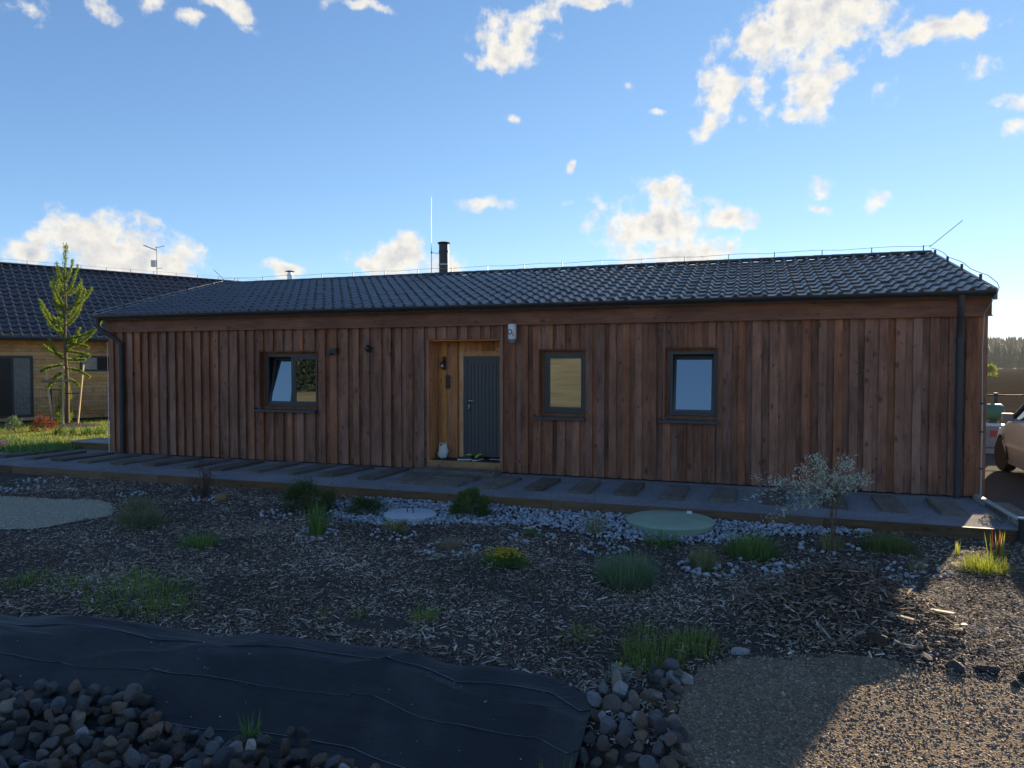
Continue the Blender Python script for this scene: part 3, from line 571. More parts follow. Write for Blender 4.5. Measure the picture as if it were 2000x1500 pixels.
# ------------------------------------------------------------------ the house
HX0, HX1, HD = -14.97, 3.60, 8.2
RX0, RX1 = -15.06, 3.65
EY, EZ, RY, RZ = -0.30, 3.375, 4.1, 4.605
SL = math.atan2(RZ - EZ, RY - EY); SLEN = math.hypot(RY - EY, RZ - EZ)
house = empty('timber_house', (-5.7, 0, 0)); tag(house, 'long low house with stained brown vertical cladding and anthracite tiled roof', 'house')
def H_(mb, name, mat, smooth=False, parent=None): return mb.build(name, mat, parent or house, smooth, loc=(5.7, 0, 0) if parent is None else (0, 0, 0))
DX0, DX1, DZT, DDEP = -6.37, -4.75, 2.70, 0.53
WINS = [(-10.55, -9.03, 1.20, 2.49), (-3.95, -3.01, 1.19, 2.49), (-1.52, -0.565, 1.19, 2.51)]
# core walls behind the cladding
c = MB()
c.box(HX0 + .03, DX0 - .02, 0.46, HD, 0.0, 3.3); c.box(DX1 + .02, HX1 - .03, 0.46, HD, 0.0, 3.3); c.box(DX0 - .02, DX1 + .02, 0.56, HD, 0.0, 3.3); c.box(DX0 - .02, DX1 + .02, 0.17, 0.56, DZT + .03, 3.3)
H_(c, 'wall', M['membrane'])
for (xa, xb, nm) in ((HX0 - 0.0, HX0 + .03, 0), (HX1 - .03, HX1, 1)):
    pts = [(0.03, 0.03), (HD, 0.03), (HD, 3.40), (RY, RZ - 0.09), (0.03, 3.42)]
    g_ = MB(); n_ = len(pts); g_.add([(xa, y, z) for y, z in pts] + [(xb, y, z) for y, z in pts], [tuple(range(n_))[::-1], tuple(range(n_, 2 * n_))] + [(i, (i + 1) % n_, (i + 1) % n_ + n_, i + n_) for i in range(n_)])
    H_(g_, 'gable_wall', M['gable'])
# vertical cladding, board on board
x = HX0 - 0.02; outer = True; ZB, ZT = 0.03, 3.03
def board(xa, xb, za, zb, outer):
    y0, y1 = (-0.032, -0.003) if outer else (0.016, 0.040)
    ov = 0.0 if outer else 0.02
    w = MB().cbox(-(xb - xa) / 2 - ov, (xb - xa) / 2 + ov, y0, y1, za, zb, 0.003)
    w.build('wall_board', M['board'], house, loc=((xa + xb) / 2 + 5.7, rng.normal(0, 0.0012), 0), rot=(0, rng.normal(0, 0.0007), 0))
HOLES = [(a - 0.0, b_ + 0.0, z0, z1) for a, b_, z0, z1 in WINS] + [(DX0, DX1, -1.0, DZT)]
while x < HX1 + 0.0:
    w = rng.uniform(0.125, 0.165) if outer else rng.uniform(0.085, 0.14)
    xb = min(x + w, HX1 + 0.02)
    if HX1 + .02 - xb < 0.07: xb = HX1 + .02
    segs = [(x, xb)]
    for hx0, hx1, hz0, hz1 in HOLES:     # split a board that straddles the side of an opening
        ns = []
        for (p, q) in segs:
            cuts = [p] + [c_ for c_ in (hx0, hx1) if p + 0.004 < c_ < q - 0.004] + [q]
            ns += [(cuts[i], cuts[i + 1]) for i in range(len(cuts) - 1)]
        segs = ns
    for (p, q) in segs:
        mid = (p + q) / 2; hole = [h for h in HOLES if h[0] - 1e-6 < mid < h[1] + 1e-6]
        if not hole: board(p, q, ZB, ZT, outer)
        else:
            h = hole[0]
            if h[2] > ZB: board(p, q, ZB, h[2] - 0.03, outer)
            board(p, q, h[3] + 0.004, ZT, outer)
    x = xb; outer = not outer
H_(MB().cbox(HX0 - .06, HX1 + .06, -0.105, -0.035, 2.99, 3.33, 0.004), 'fascia_board', M['fascia'])
H_(MB().box(HX0 - .07, HX1 + .07, -0.115, -0.036, 2.972, 2.9895), 'fascia_trim', M['fascia'])
# windows
def window(x0, x1, z0, z1, sashes, name='window'):
    cx = (x0 + x1) / 2
    fy0, fy1 = 0.105, 0.168
    f = 0.055
    a, b_, c_, d_ = x0 + 0.085, x1 - 0.02, z0 + 0.055, z1 - 0.075
    fr = MB()
    fr.box(a, b_, fy0, fy1, c_, c_ + f); fr.box(a, b_, fy0, fy1, d_ - f, d_); fr.box(a, a + f, fy0 + .001, fy1, c_ + f, d_ - f); fr.box(b_ - f, b_, fy0 + .001, fy1, c_ + f, d_ - f)
    if len(sashes) > 1: mx_ = (a + b_) / 2; fr.box(mx_ - 0.03, mx_ + 0.03, fy0 + .002, fy1, c_ + f, d_ - f)
    w = fr.build('window', M['frame'], house, loc=(5.7, 0, 0))
    lin = MB()       # timber lining of the opening
    lin.box(x0, x0 + 0.022, -0.012, 0.169, z0 - .02, z1); lin.box(x1 - 0.018, x1, -0.012, 0.169, z0 - .02, z1); lin.box(x0 + .022, x1 - .018, -0.012, 0.169, z1 - 0.025, z1)
    lin.box(x0 + .022, x1 - .018, 0.06, 0.169, z0 - 0.02, z0 + 0.05)
    lin.box(x0 + 0.0225, x0 + 0.084, 0.09, 0.169, z0 + .0505, z1 - .026); lin.box(x0 + .0845, x1 - .019, 0.10, 0.169, z1 - 0.074, z1 - .0255)
    lin.build('lining', M['lining'], w)
    n_ = len(sashes); wid = (b_ - a - 2 * f - (0.06 if n_ > 1 else 0)) / n_
    for i, tilt in enumerate(sashes):
        sa = a + f + i * (wid + 0.06); e_ = 0.05
        sb = MB(); zz0, zz1 = 0.004, d_ - c_ - 2 * f - 0.004
        sb.box(0.004, wid - .004, 0, 0.05, zz0, zz0 + e_); sb.box(0.004, wid - .004, 0, 0.05, zz1 - e_, zz1); sb.box(0.004, e_, 0.001, 0.049, zz0 + e_, zz1 - e_); sb.box(wid - e_, wid - .004, 0.001, 0.049, zz0 + e_, zz1 - e_)
        s_ = sb.build('sash', M['frame'], w, loc=(sa, 0.112 if not tilt else 0.118, c_ + f), rot=(-tilt, 0, 0))
        pn = MB().box(e_ - .003, wid - e_ + .003, 0.018, 0.034, zz0 + e_ - .003, zz1 - e_ + .003)
        pn.build('pane', M['glass'], w, loc=(sa, 0.112 if not tilt else 0.118, c_ + f), rot=(-tilt, 0, 0))
    sl = MB().prism([(0, 0)] * 0 or [(x0 - 0.07, z0 - 0.045), (x1 + 0.005, z0 - 0.045), (x1 + 0.005, z0 - 0.022), (x0 - 0.07, z0 - 0.022)], -0.11, 0.06)
    sl.box(x0 - .07, x1 + .005, -0.118, -0.1105, z0 - 0.075, z0 - 0.022); sl.box(x0 - .075, x0 - .0705, -0.11, 0.0, z0 - 0.045, z0 + .015)
    sl.build('sill', M['frame'], w)
    MB().box(x0 + .005, x0 + .05, -0.03, 0.02, z0 - 0.0215, z0 + 0.028).build('sill_end', M['frame'], w)
    return w
window(*WINS[0], (R(12), 0.0)); window(*WINS[1], (0.0,)); window(*WINS[2], (R(11.5),))
# doorway: side boards, back wall boards, door
rv = MB()
rv.box(DX0, DX0 + 0.02, 0.0, 0.55, 0.0, DZT); rv.box(DX1 - .02, DX1, 0.0, 0.55, 0.0, DZT)
H_(rv, 'porch_lining', M['reveal'])
H_(MB().box(DX0 + .0205, DX1 - .0205, 0.045, 0.55, DZT - 0.025, DZT), 'porch_ceiling', M['reveal'])
bx = DX0 + 0.021
for i, w in enumerate((0.075, 0.12, 0.10, 0.15, 0.03)):
    H_(MB().cbox(bx + .002, bx + w - .002, 0.515 - 0.02 * (i % 2), 0.545, 0.2, DZT - .026, 0.003), 'porch_board', M['reveal']); bx += w
x = bx
while x < DX1 - .03:
    w = min(0.135, DX1 - .021 - x)
    H_(MB().cbox(x + .002, x + w - .002, 0.52, 0.545, 2.472, DZT - .026, 0.003), 'porch_board', M['reveal']); x += w
dz0 = 0.235
door = MB()
dx0, dx1 = -5.75, DX1 - .021
door.box(dx0, dx0 + .09, 0.470, 0.545, dz0, 2.36); door.box(dx1 - .09, dx1, 0.470, 0.545, dz0, 2.36); door.box(dx0 + .09, dx1 - .09, 0.471, 0.545, 2.285, 2.36)
door = H_(door, 'door', M['frame'])
H_(MB().box(dx0 - 0.095, dx0 - .002, 0.455, 0.546, dz0, 2.47), 'door_trim', M['reveal'])
H_(MB().box(dx0 - 0.0018, dx1, 0.456, 0.546, 2.362, 2.47), 'door_trim', M['reveal'])
lx0, lx1 = dx0 + .094, dx1 - .094
MB().box(lx0, lx1, 0.492, 0.54, dz0 + .02, 2.281).build('door_leaf', M['door'], door)
nb = 8; bw = (lx1 - lx0 - 0.14) / nb
for i in range(nb):
    MB().cbox(lx0 + 0.07 + i * bw + .003, lx0 + 0.07 + (i + 1) * bw - .003, 0.482, 0.4915, dz0 + 0.09, 2.21, 0.003).build('door_panel', M['door'], door)
fr = MB(); fr.box(lx0, lx0 + .066, 0.478, 0.4915, dz0 + .02, 2.281); fr.box(lx1 - .066, lx1, 0.478, 0.4915, dz0 + .02, 2.281); fr.box(lx0 + .066, lx1 - .066, 0.478, 0.4915, 2.215, 2.281); fr.box(lx0 + .066, lx1 - .066, 0.478, 0.4915, dz0 + .02, dz0 + .085)
fr.build('leaf_frame', M['door'], door)
MB().box(lx0 + .012, lx0 + .052, 0.466, 0.4775, 1.20, 1.48).build('handle_plate', M['metal_dark'], door)
MB().tube([(lx0 + .032, 0.467, 1.43), (lx0 + .032, 0.425, 1.43), (lx0 + .05, 0.418, 1.43), (lx0 + .15, 0.418, 1.43)], 0.010, 8).build('handle', M['steel'], door, True)
MB().tube([(lx0 + .032, 0.466, 1.325), (lx0 + .032, 0.448, 1.325)], 0.016, 12).build('lock', M['steel'], door, True)
MB().tube([(lx0 + .034, 0.447, 1.32), (lx0 + .036, 0.44, 1.26)], 0.006, 6).build('key', M['steel'], door)
# porch floor and timber step
H_(MB().box(DX0 + .021, DX1 - .021, 0.035, 0.545, 0.03, 0.205), 'porch_floor', M['mat_black'])
H_(MB().cbox(DX0 + .003, DX1 - .003, -0.035, 0.033, 0.035, 0.205, 0.004), 'porch_step', M['step_wood'])
H_(MB().box(-5.15, -4.80, 0.40, 0.455, 0.207, 0.222), 'threshold_strip', M['zinc'])

# roof: deck, tiles, ridge
rd = MB()
P = [(EY + .02, EZ - .05), (RY, RZ - .05), (2 * RY - EY, EZ - .05), (2 * RY - EY, EZ - 0.12), (RY, RZ - .14), (EY + .02, EZ - .12)]
rd.add([(RX0, y, z) for y, z in P] + [(RX1, y, z) for y, z in P], [(0, 1, 2, 3, 4, 5)[::-1], (6, 7, 8, 9, 10, 11)] + [(i, (i + 1) % 6, (i + 1) % 6 + 6, i + 6) for i in range(6)])
roof = H_(rd, 'roof', M['roofdeck'])
def tile_mesh(name, pitch, exp, mat, hump=0.056, lift=0.030, lip=0.036):
    us = [0, .22, .44, .52, .60, .68, .76, .84, .92, 1.0]
    hs = [0, -.003, 0, .006 / .046 * hump, .55 * hump, .92 * hump, hump, .78 * hump, .30 * hump, 0.0]
    V = []
    for v_, ex in ((exp + 0.03, 0.0), (0.0, lift), (-0.002, lift - lip)):
        for u, h in zip(us, hs): V.append((u * pitch, v_, h + ex if ex >= 0 else h + ex))
    n = len(us); F = [(i + n, i + n + 1, i + 1, i) for i in range(n - 1)] + [(i + 2 * n, i + 2 * n + 1, i + n + 1, i + n) for i in range(n - 1)]
    me = bpy.data.meshes.new(name); me.from_pydata(V, [], F); me.update(); me.materials.append(mat)
    me.polygons.foreach_set('use_smooth', np.ones(len(F), bool)); me.set_sharp_from_angle(angle=R(50)); return me, np.array(V), F
def tile_roof(parent, ploc, x0, x1, ey, ez, slope, slen, rows, pitch, mat, cam_to_local=None, nsingle=300):
    """lays tiles on a slope that rises along +y of the parent's frame; the 300 that show largest are objects"""
    cols = int(round((x1 - x0) / pitch)); pitch = (x1 - x0) / cols; exp = slen / rows
    me, TV, TF = tile_mesh('roof_tile', pitch, exp, mat)
    spots = []
    for r_ in range(rows):
        for c_ in range(cols):
            v = r_ * exp; lx, ly, lz = x0 + c_ * pitch, ey + v * math.cos(slope), ez + v * math.sin(slope)
            spots.append((lx, ly, lz))
    S = np.array(spots); W = np.array([(parent_world @ Vector(p))[:] for p in S])
    pr = project(W + 0.0); vis = (pr[:, 2] > 0) & (pr[:, 0] > -40) & (pr[:, 0] < 2030)
    order = np.argsort(np.where(vis, pr[:, 2], 1e6)); single = set(order[:nsingle].tolist())
    rest = MB()
    cs, sn = math.cos(slope), math.sin(slope)
    restV, restF = [], []; bb = 0
    for i, (lx, ly, lz) in enumerate(spots):
        jit = rng.normal(0, 0.004)
        if i in single:
            o = link('roof_tile', me, parent, (lx - ploc[0], ly - ploc[1], lz - ploc[2] + jit), (slope + rng.normal(0, .003), 0, 0))
        else:
            vv = TV.copy(); yy = vv[:, 1] * cs - vv[:, 2] * sn; zz = vv[:, 1] * sn + vv[:, 2] * cs
            restV.append(np.stack([vv[:, 0] + lx - ploc[0], yy + ly - ploc[1], zz + lz - ploc[2] + jit], 1)); restF.append(np.array(TF) + bb); bb += len(vv)
    mr_ = np_mesh('roof_tiles_rest', np.concatenate(restV), np.concatenate(restF), mat, smooth=True); mr_.set_sharp_from_angle(angle=R(50))
    o = link('roof_tile_field', mr_, parent); o['kind'] = 'stuff'
parent_world = Matrix.Identity(4)
tile_roof(roof, (0, 0, 0), RX0 + .03, RX1 - .03, EY - 0.03, EZ - 0.035, SL, SLEN - 0.02, 12, 0.238, M['tile'])
# ridge caps
capm = MB(); n_ = 7
V_ = []
for xx, rr in ((0, 0.115), (0.40, 0.105)):
    for k_ in range(n_):
        a_ = math.pi * k_ / (n_ - 1); V_.append((xx, -math.cos(a_) * rr * 1.25, math.sin(a_) * rr * 0.62 - 0.02))
capm.add(V_, [(k_, k_ + 1, k_ + 1 + n_, k_ + n_) for k_ in range(n_ - 1)] + [tuple(range(n_))[::-1], tuple(range(n_, 2 * n_))])
capm = capm.mesh('ridge_cap', M['tile'], True)
L_ = (RX1 - RX0) / 48
for i in range(48): link('ridge_cap', capm, roof, (RX0 + i * L_, RY, RZ + 0.012), (0, 0, 0))
# verge strips
for xa, xb in ((RX0 - .02, RX0 + .035), (RX1 - .035, RX1 + .02)):
    for sgn in (0, 1):
        ya = EY - .03 if not sgn else 2 * RY - EY
        vb = MB().add([(xx, yy, zz) for xx in (xa, xb) for yy, zz in ((ya, EZ - .16), (RY, RZ - .12), (RY, RZ + .045), (ya, EZ + .025))], [(0, 1, 2, 3), (7, 6, 5, 4), (0, 4, 5, 1), (3, 2, 6, 7), (0, 3, 7, 4), (1, 5, 6, 2)])
        vb.build('verge_strip', M['tile'], roof)
# gutter
gp = []; gr_ = 0.072; gc = (EY - 0.035, EZ - 0.015)
out = [(gc[0] + math.cos(a) * gr_, gc[1] + math.sin(a) * gr_) for a in np.linspace(math.pi, 2 * math.pi, 10)]
inn = [(gc[0] + math.cos(a) * (gr_ - .006), gc[1] + math.sin(a) * (gr_ - .006)) for a in np.linspace(2 * math.pi, math.pi, 10)]
prof = [(gc[0] - gr_ - .012, gc[1] + .008), (gc[0] - gr_ - .012, gc[1] - .01)] + out + inn
n_ = len(prof); gu = MB().add([(RX0 + .02, y, z) for y, z in prof] + [(RX1 - .02, y, z) for y, z in prof], [(i, (i + 1) % n_, (i + 1) % n_ + n_, i + n_) for i in range(n_)])
for xx in (RX0 + .02, RX1 - .02):
    gu.add([(xx, y, z) for y, z in out], [tuple(range(10))])
gutter = H_(gu, 'gutter', M['metal_dark'], True)
H_(MB().box(RX0 + .05, RX1 - .05, EY + 0.05, -0.106, 3.30, 3.325), 'soffit_board', M['fascia'])
for i in range(22):
    bx_ = RX0 + 0.5 + i * 0.86
    MB().tube([(bx_, gc[0] + math.cos(a) * (gr_ + .006), gc[1] + math.sin(a) * (gr_ + .006)) for a in np.linspace(math.pi, 2 * math.pi, 8)], 0.006, 5).build('gutter_bracket', M['metal_dark'], gutter)
def downpipe(xg, xw):
    d = MB().tube([(xg, gc[0], 3.30), (xg, gc[0], 3.10), (xg + (xw - xg) * .25, gc[0] + .05, 2.98), (xg + (xw - xg) * .8, -0.14, 2.80), (xw, -0.105, 2.70), (xw, -0.105, 2.5), (xw, -0.105, 0.02)], 0.052, 14)
    p = H_(d, 'downpipe', M['pipe'], True)
    for z in (0.45, 1.3, 2.2): MB().lathe([(0.059, 0), (0.059, 0.035)], 14, (xw, -0.105, z)).build('pipe_clamp', M['metal_dark'], p, True)
    MB().lathe([(0.058, 0), (0.062, 0.03), (0.062, 0.10), (0.056, 0.11)], 14, (xw, -0.105, 2.52)).build('pipe_socket', M['pipe'], p, True)
downpipe(-14.98, -14.52); downpipe(3.17, 3.22)
# lightning protection
wz = RZ + 0.16
lw = MB().tube([(RX0 - .05, RY, wz)] + [(RX0 + i * 0.53, RY, wz + 0.015 * math.sin(i * 2.1)) for i in range(1, 36)] + [(RX1 + .03, RY, wz)], 0.0045, 5)
wire = H_(lw, 'lightning_wire', M['zinc'])
for i in range(19):
    xx = RX0 + 0.4 + i * 1.01
    MB().box(xx - .008, xx + .008, RY - .012, RY + .012, RZ + 0.04, wz + .012).build('wire_clip', M['metal_dark'], wire)
for xx, sg in ((RX0, -1), (RX1, 1)):
    pts = [(xx + .02 * sg, RY + (EY - RY) * u, RZ + (EZ - RZ) * u + 0.10 + (0.05 if sg > 0 else 0) * math.sin(u * 9) ** 2) for u in np.linspace(0.0, 1.0, 10)] + [(xx + .03 * sg, EY - .06, EZ + .03), (xx + .0 * sg, EY - .02, EZ - .12)]
    w2 = H_(MB().tube(pts, 0.0065, 6), 'verge_wire', M['zinc'])
    for u in (0.1, 0.33, 0.56, 0.82):
        MB().box(xx - .02, xx + .02, RY + (EY - RY) * u - .015, RY + (EY - RY) * u + .015, RZ + (EZ - RZ) * u + .02, RZ + (EZ - RZ) * u + .12).build('wire_clip', M['metal_dark'], w2)
H_(MB().tube([(RX1 - .02, RY, RZ + .12), (RX1 + 0.60, RY, RZ + 0.66)], 0.008, 6), 'air_rod', M['zinc'])
H_(MB().tube([(RX0 + .02, RY, RZ + .12), (RX0 - 0.36, RY, RZ + 0.44)], 0.008, 6), 'air_rod', M['zinc'])
H_(MB().tube([(HX0 - .03, -0.05, 0.0), (HX0 - .03, -0.05, 1.5), (HX0 - .03, -0.05, 1.52), (HX0 - .04, -0.05, 2.75)], [0.011, 0.011, 0.006, 0.006], 6), 'earth_rod', M['white_plastic'])
er_ = H_(MB().tube([(HX1 - .04, -0.07, 0.0), (HX1 - .04, -0.07, 1.55), (HX1 - .04, -0.07, 1.57), (HX1 - .05, -0.06, 2.4), (HX1 - .05, -0.12, 3.0), (HX1 + .08, -0.30, 3.34)], [0.011, 0.011, 0.006, 0.006, .006, .006], 6), 'earth_rod', M['zinc'])
for z in (0.5, 1.1, 1.56): MB().box(HX1 - .06, HX1 - .02, -0.09, -0.032, z - .015, z + .015).build('rod_clamp', M['metal_dark'], er_)
# flues and mast
ch = H_(MB().lathe([(0.135, -0.25), (0.135, 0.72), (0.150, 0.72), (0.150, 0.75), (0.135, 0.76), (0.135, 0.93), (0.165, 0.95), (0.175, 0.985), (0.12, 1.0)], 24, (-8.03, 4.55, 4.55)), 'chimney', M['flue_black'], True)
MB().lathe([(0.142, 0.36), (0.146, 0.37), (0.146, 0.39), (0.142, 0.40)], 24, (-8.03, 4.55, 4.55)).build('chimney_band', M['zinc'], ch, True)
am = H_(MB().tube([(-8.24, RY + .1, RZ), (-8.24, RY + .1, 5.35), (-8.24, RY + .1, 5.36), (-8.24, RY + .1, 6.72)], [0.010, 0.010, 0.004, 0.002], 6), 'mast', M['zinc'])
MB().tube([(-8.24, RY + .1, 5.22), (-8.03, 4.55, 5.22)], 0.008, 5).build('mast_stay', M['zinc'], am)
MB().lathe([(0.02, 0), (0.02, 0.05)], 8, (-8.24, RY + .1, 5.20)).build('mast_clamp', M['metal_dark'], am)
fl = H_(MB().lathe([(0.075, -0.7), (0.075, 0.28), (0.09, 0.28), (0.09, 0.31), (0.06, 0.31), (0.06, 0.37)], 18, (-13.81, 5.6, 4.72)), 'vent_flue', M['steel'], True)
MB().lathe([(0.15, 0.395), (0.13, 0.41), (0.02, 0.43)], 18, (-13.81, 5.6, 4.72)).build('flue_cap', M['metal_dark'], fl, True)

# fittings on the facade
o2 = empty('antenna_unit', (-4.46, -0.03, 2.63)); tag(o2, 'white cylindrical outdoor internet unit with dark lettering fixed beside the porch', 'antenna unit')
MB().lathe([(0.080, 0.06), (0.084, 0.07), (0.084, 0.335), (0.076, 0.352), (0.05, 0.36), (0.002, 0.362)], 28, (0, -0.115, 0)).build('housing', M['white_plastic'], o2, True)
MB().lathe([(0.03, -0.02), (0.05, -0.012), (0.058, 0.02), (0.07, 0.03), (0.078, 0.058)], 24, (0, -0.115, 0)).build('base', M['zinc'], o2, True)
MB().box(-0.03, 0.03, -0.05, 0.004, 0.10, 0.26).build('bracket', M['metal_dark'], o2)
for ch_, sz, ox, oz in (('O', 0.150, -0.075, 0.150), ('2', 0.055, 0.040, 0.128)):
    fc = bpy.data.curves.new('lettering', 'FONT'); fc.body = ch_; fc.size = sz; fc.extrude = 0.0; fc.offset = 0.003
    tob = bpy.data.objects.new('lettering_source', fc); COL.objects.link(tob)
    dg = bpy.context.evaluated_depsgraph_get(); dg.update(); me = bpy.data.meshes.new_from_object(tob.evaluated_get(dg))
    bpy.data.objects.remove(tob)
    bm = bmesh.new(); bm.from_mesh(me)
    bmesh.ops.subdivide_edges(bm, edges=bm.edges[:], cuts=2)
    for v_ in bm.verts:
        a_ = (v_.co.x + ox - 0.012) / 0.085; zz = v_.co.y + oz; v_.co = (math.sin(a_) * 0.0862, -0.115 - math.cos(a_) * 0.0862, zz)
    bm.to_mesh(me); bm.free(); me.materials.clear(); me.materials.append(M['print_dark']); link('lettering', me, o2)
sp = empty('wall_spotlight', (-8.60, -0.03, 2.44)); tag(sp, 'small black wall spotlight box above the two-pane window side', 'spotlight')
MB().cbox(-0.03, 0.13, -0.10, 0.0, -0.01, 0.10, 0.008).build('lamp_body', M['black_plastic'], sp)
MB().box(-0.15, -0.032, -0.065, 0.0, -0.05, 0.045).build('sensor', M['black_plastic'], sp)
sp2 = empty('wall_camera', (-7.74, -0.03, 2.53)); tag(sp2, 'round black camera dome on the cladding between window and porch', 'wall camera')
MB().lathe([(0.075, 0), (0.075, 0.03), (0.066, 0.05), (0.05, 0.075), (0.002, 0.09)], 20).build('dome', M['black_plastic'], sp2, True, rot=(R(90), 0, 0))
lt = empty('porch_lantern', (-6.20, 0.49, 2.10)); tag(lt, 'dark wall lantern on the left boards inside the porch', 'lantern')
MB().cbox(-0.045, 0.045, -0.02, 0.0, -0.02, 0.26, 0.006).build('back_plate', M['metal_dark'], lt)
MB().lathe([(0.03, 0.0), (0.055, 0.015), (0.06, 0.03), (0.045, 0.10), (0.07, 0.105), (0.02, 0.17), (0.012, 0.22)], 12, (0, -0.075, 0.0)).build('shade', M['metal_dark'], lt, True)
MB().lathe([(0.022, 0.03), (0.030, 0.055), (0.022, 0.085), (0.002, 0.09)], 12, (0, -0.125, 0.0)).build('bulb', M['steel'], lt, True)
sg = tag(MB().cbox(-0.05, 0.05, -0.018, 0.0, 0, 0.28, 0.004).build('door_plaque', M['metal_dark'], None, loc=(-6.12, 0.488, 1.68)), 'narrow dark plaque on the porch boards below the lantern', 'plaque')
# things standing on the porch floor
def blob(name, V, F, mat, parent=None, loc=(0, 0, 0), rot=(0, 0, 0)): return link(name, np_mesh(name, V, F, mat, smooth=True), parent, loc, rot)
bag = empty('cotton_bag', (-6.17, 0.33, 0.206), R(15)); tag(bag, 'white cotton bag slumped against the porch side wall', 'bag')
Vb = I2V.copy() if False else ico(3)[0]; Fb = ico(3)[1]
Vb = Vb * np.array([0.115, 0.08, 0.16]); Vb[:, 2] += 0.135; Vb[:, 0] *= 1.1 - Vb[:, 2] * 0.9; Vb[:, 0] += 0.12 * (Vb[:, 2] - .1); Vb += 0.014 * np.sin(Vb[:, [2, 0, 1]] * 48 + 1.0); Vb[:, 2] = np.maximum(Vb[:, 2], 0.0)
blob('bag_body', Vb, Fb, M['bag'], bag)
for dx in (-0.03, 0.045): MB().tube([(dx - .045, -0.02, 0.22), (dx - .03, -0.03, 0.32), (dx, -0.03, 0.36 - abs(dx)), (dx + .03, -0.03, 0.31), (dx + .04, -0.02, 0.20)], 0.012, 6).build('bag_handle', M['bag'], bag, True)
def shoe(x, y, rz, lab):
    s_ = empty('sports_shoe', (x, y, 0.206), rz); tag(s_, lab, 'shoe', 'shoes on the porch floor')
    pr_ = [(-0.14, 0.038, 0.085), (-0.11, 0.043, 0.105), (-0.05, 0.043, 0.115), (0.0, 0.044, 0.085), (0.06, 0.050, 0.065), (0.11, 0.046, 0.05), (0.145, 0.025, 0.035)]
    V, F = [], []; n = 10
    for (px_, w, h) in pr_:
        for k_ in range(n):
            a_ = 2 * math.pi * k_ / n; V.append((px_, math.cos(a_) * w, 0.025 + max(0, math.sin(a_)) * (h - .025) - max(0, -math.sin(a_)) * 0.01))
    for i in range(len(pr_) - 1): F += [(i * n + k_, i * n + (k_ + 1) % n, (i + 1) * n + (k_ + 1) % n, (i + 1) * n + k_) for k_ in range(n)]
    F += [tuple(range(n))[::-1], tuple(range((len(pr_) - 1) * n, len(pr_) * n))]
    MB().add(V, F).build('upper', M['shoe_dark'], s_, True)
    so = [(p[0] * 1.04, p[1] * 1.08) for p in pr_]; P = [(a, b_) for a, b_ in so] + [(a, -b_) for a, b_ in so[::-1]]; n = len(P)
    MB().add([(a, b_, 0.0) for a, b_ in P] + [(a, b_, 0.026) for a, b_ in P], [tuple(range(n))[::-1], tuple(range(n, 2 * n))] + [(i, (i + 1) % n, (i + 1) % n + n, i + n) for i in range(n)]).build('sole', M['shoe_sole'], s_)
    MB().tube([(-0.09 + 0.05 * math.cos(a_), 0.036 * math.sin(a_), 0.112) for a_ in np.linspace(0, 2 * math.pi, 12)], 0.012, 6).build('collar', M['shoe_lime'], s_, True)
    for i in range(4): MB().box(-0.02 + i * .022, -0.008 + i * .022, -0.03, 0.03, 0.098 - i * .011, 0.108 - i * .011).build('lace', M['shoe_lime'], s_)
shoe(-5.62, 0.20, R(200), 'dark sports shoe with lime trim, one of two, nearer the white bag')
shoe(-5.35, 0.24, R(255), 'dark sports shoe with lime trim, one of two, beside the pale threshold strip')

# ------------------------------------------------------------------ plants
def norm(v): return v / np.maximum(np.linalg.norm(v, axis=-1, keepdims=True), 1e-9)
def leaves_np(P, D, L, W, tone):
    """one folded leaf (two triangles pairs) for each point"""
    n = len(P); D = norm(D); up = np.tile(np.array([0, 0, 1.0]), (n, 1)); S = np.cross(D, up + rng.normal(0, .5, (n, 3))); S = norm(S); N = np.cross(S, D)
    a = P; b_ = P + D * (L * 0.5)[:, None] + S * (W / 2)[:, None] + N * (L * .06)[:, None]; c_ = P + D * L[:, None]; d_ = P + D * (L * 0.5)[:, None] - S * (W / 2)[:, None] + N * (L * .06)[:, None]
    V = np.stack([a, b_, c_, d_], 1).reshape(-1, 3); i = np.arange(n)[:, None] * 4
    return V, np.concatenate([i + np.array([[0, 1, 2]]), i + np.array([[0, 2, 3]])], 0), np.repeat(tone, 4)
def blades_np(P, az_, lean, L, W, tone, curl=0.6):
    """curved grass blades: five triangles each"""
    n = len(P); dirh = np.stack([np.cos(az_), np.sin(az_), np.zeros(n)], 1); side = np.stack([-np.sin(az_), np.cos(az_), np.zeros(n)], 1)
    pts = []
    pos = P.copy(); ang = lean.copy()
    for k_ in range(4):
        w = W * (1 - k_ / 3.0) ** 0.7 / 2
        pts += [pos - side * w[:, None], pos + side * w[:, None]] if k_ < 3 else [pos]
        pos = pos + (dirh * np.sin(ang)[:, None] + np.array([0, 0, 1.0]) * np.cos(ang)[:, None]) * (L / 3)[:, None]; ang = ang + curl * lean
    V = np.stack(pts, 1); i = np.arange(n)[:, None] * 7
    T = np.array([(0, 1, 3), (0, 3, 2), (2, 3, 5), (2, 5, 4), (4, 5, 6)])
    return V.reshape(-1, 3), (i[:, None] + T[None]).reshape(-1, 3), np.repeat(tone, 7)
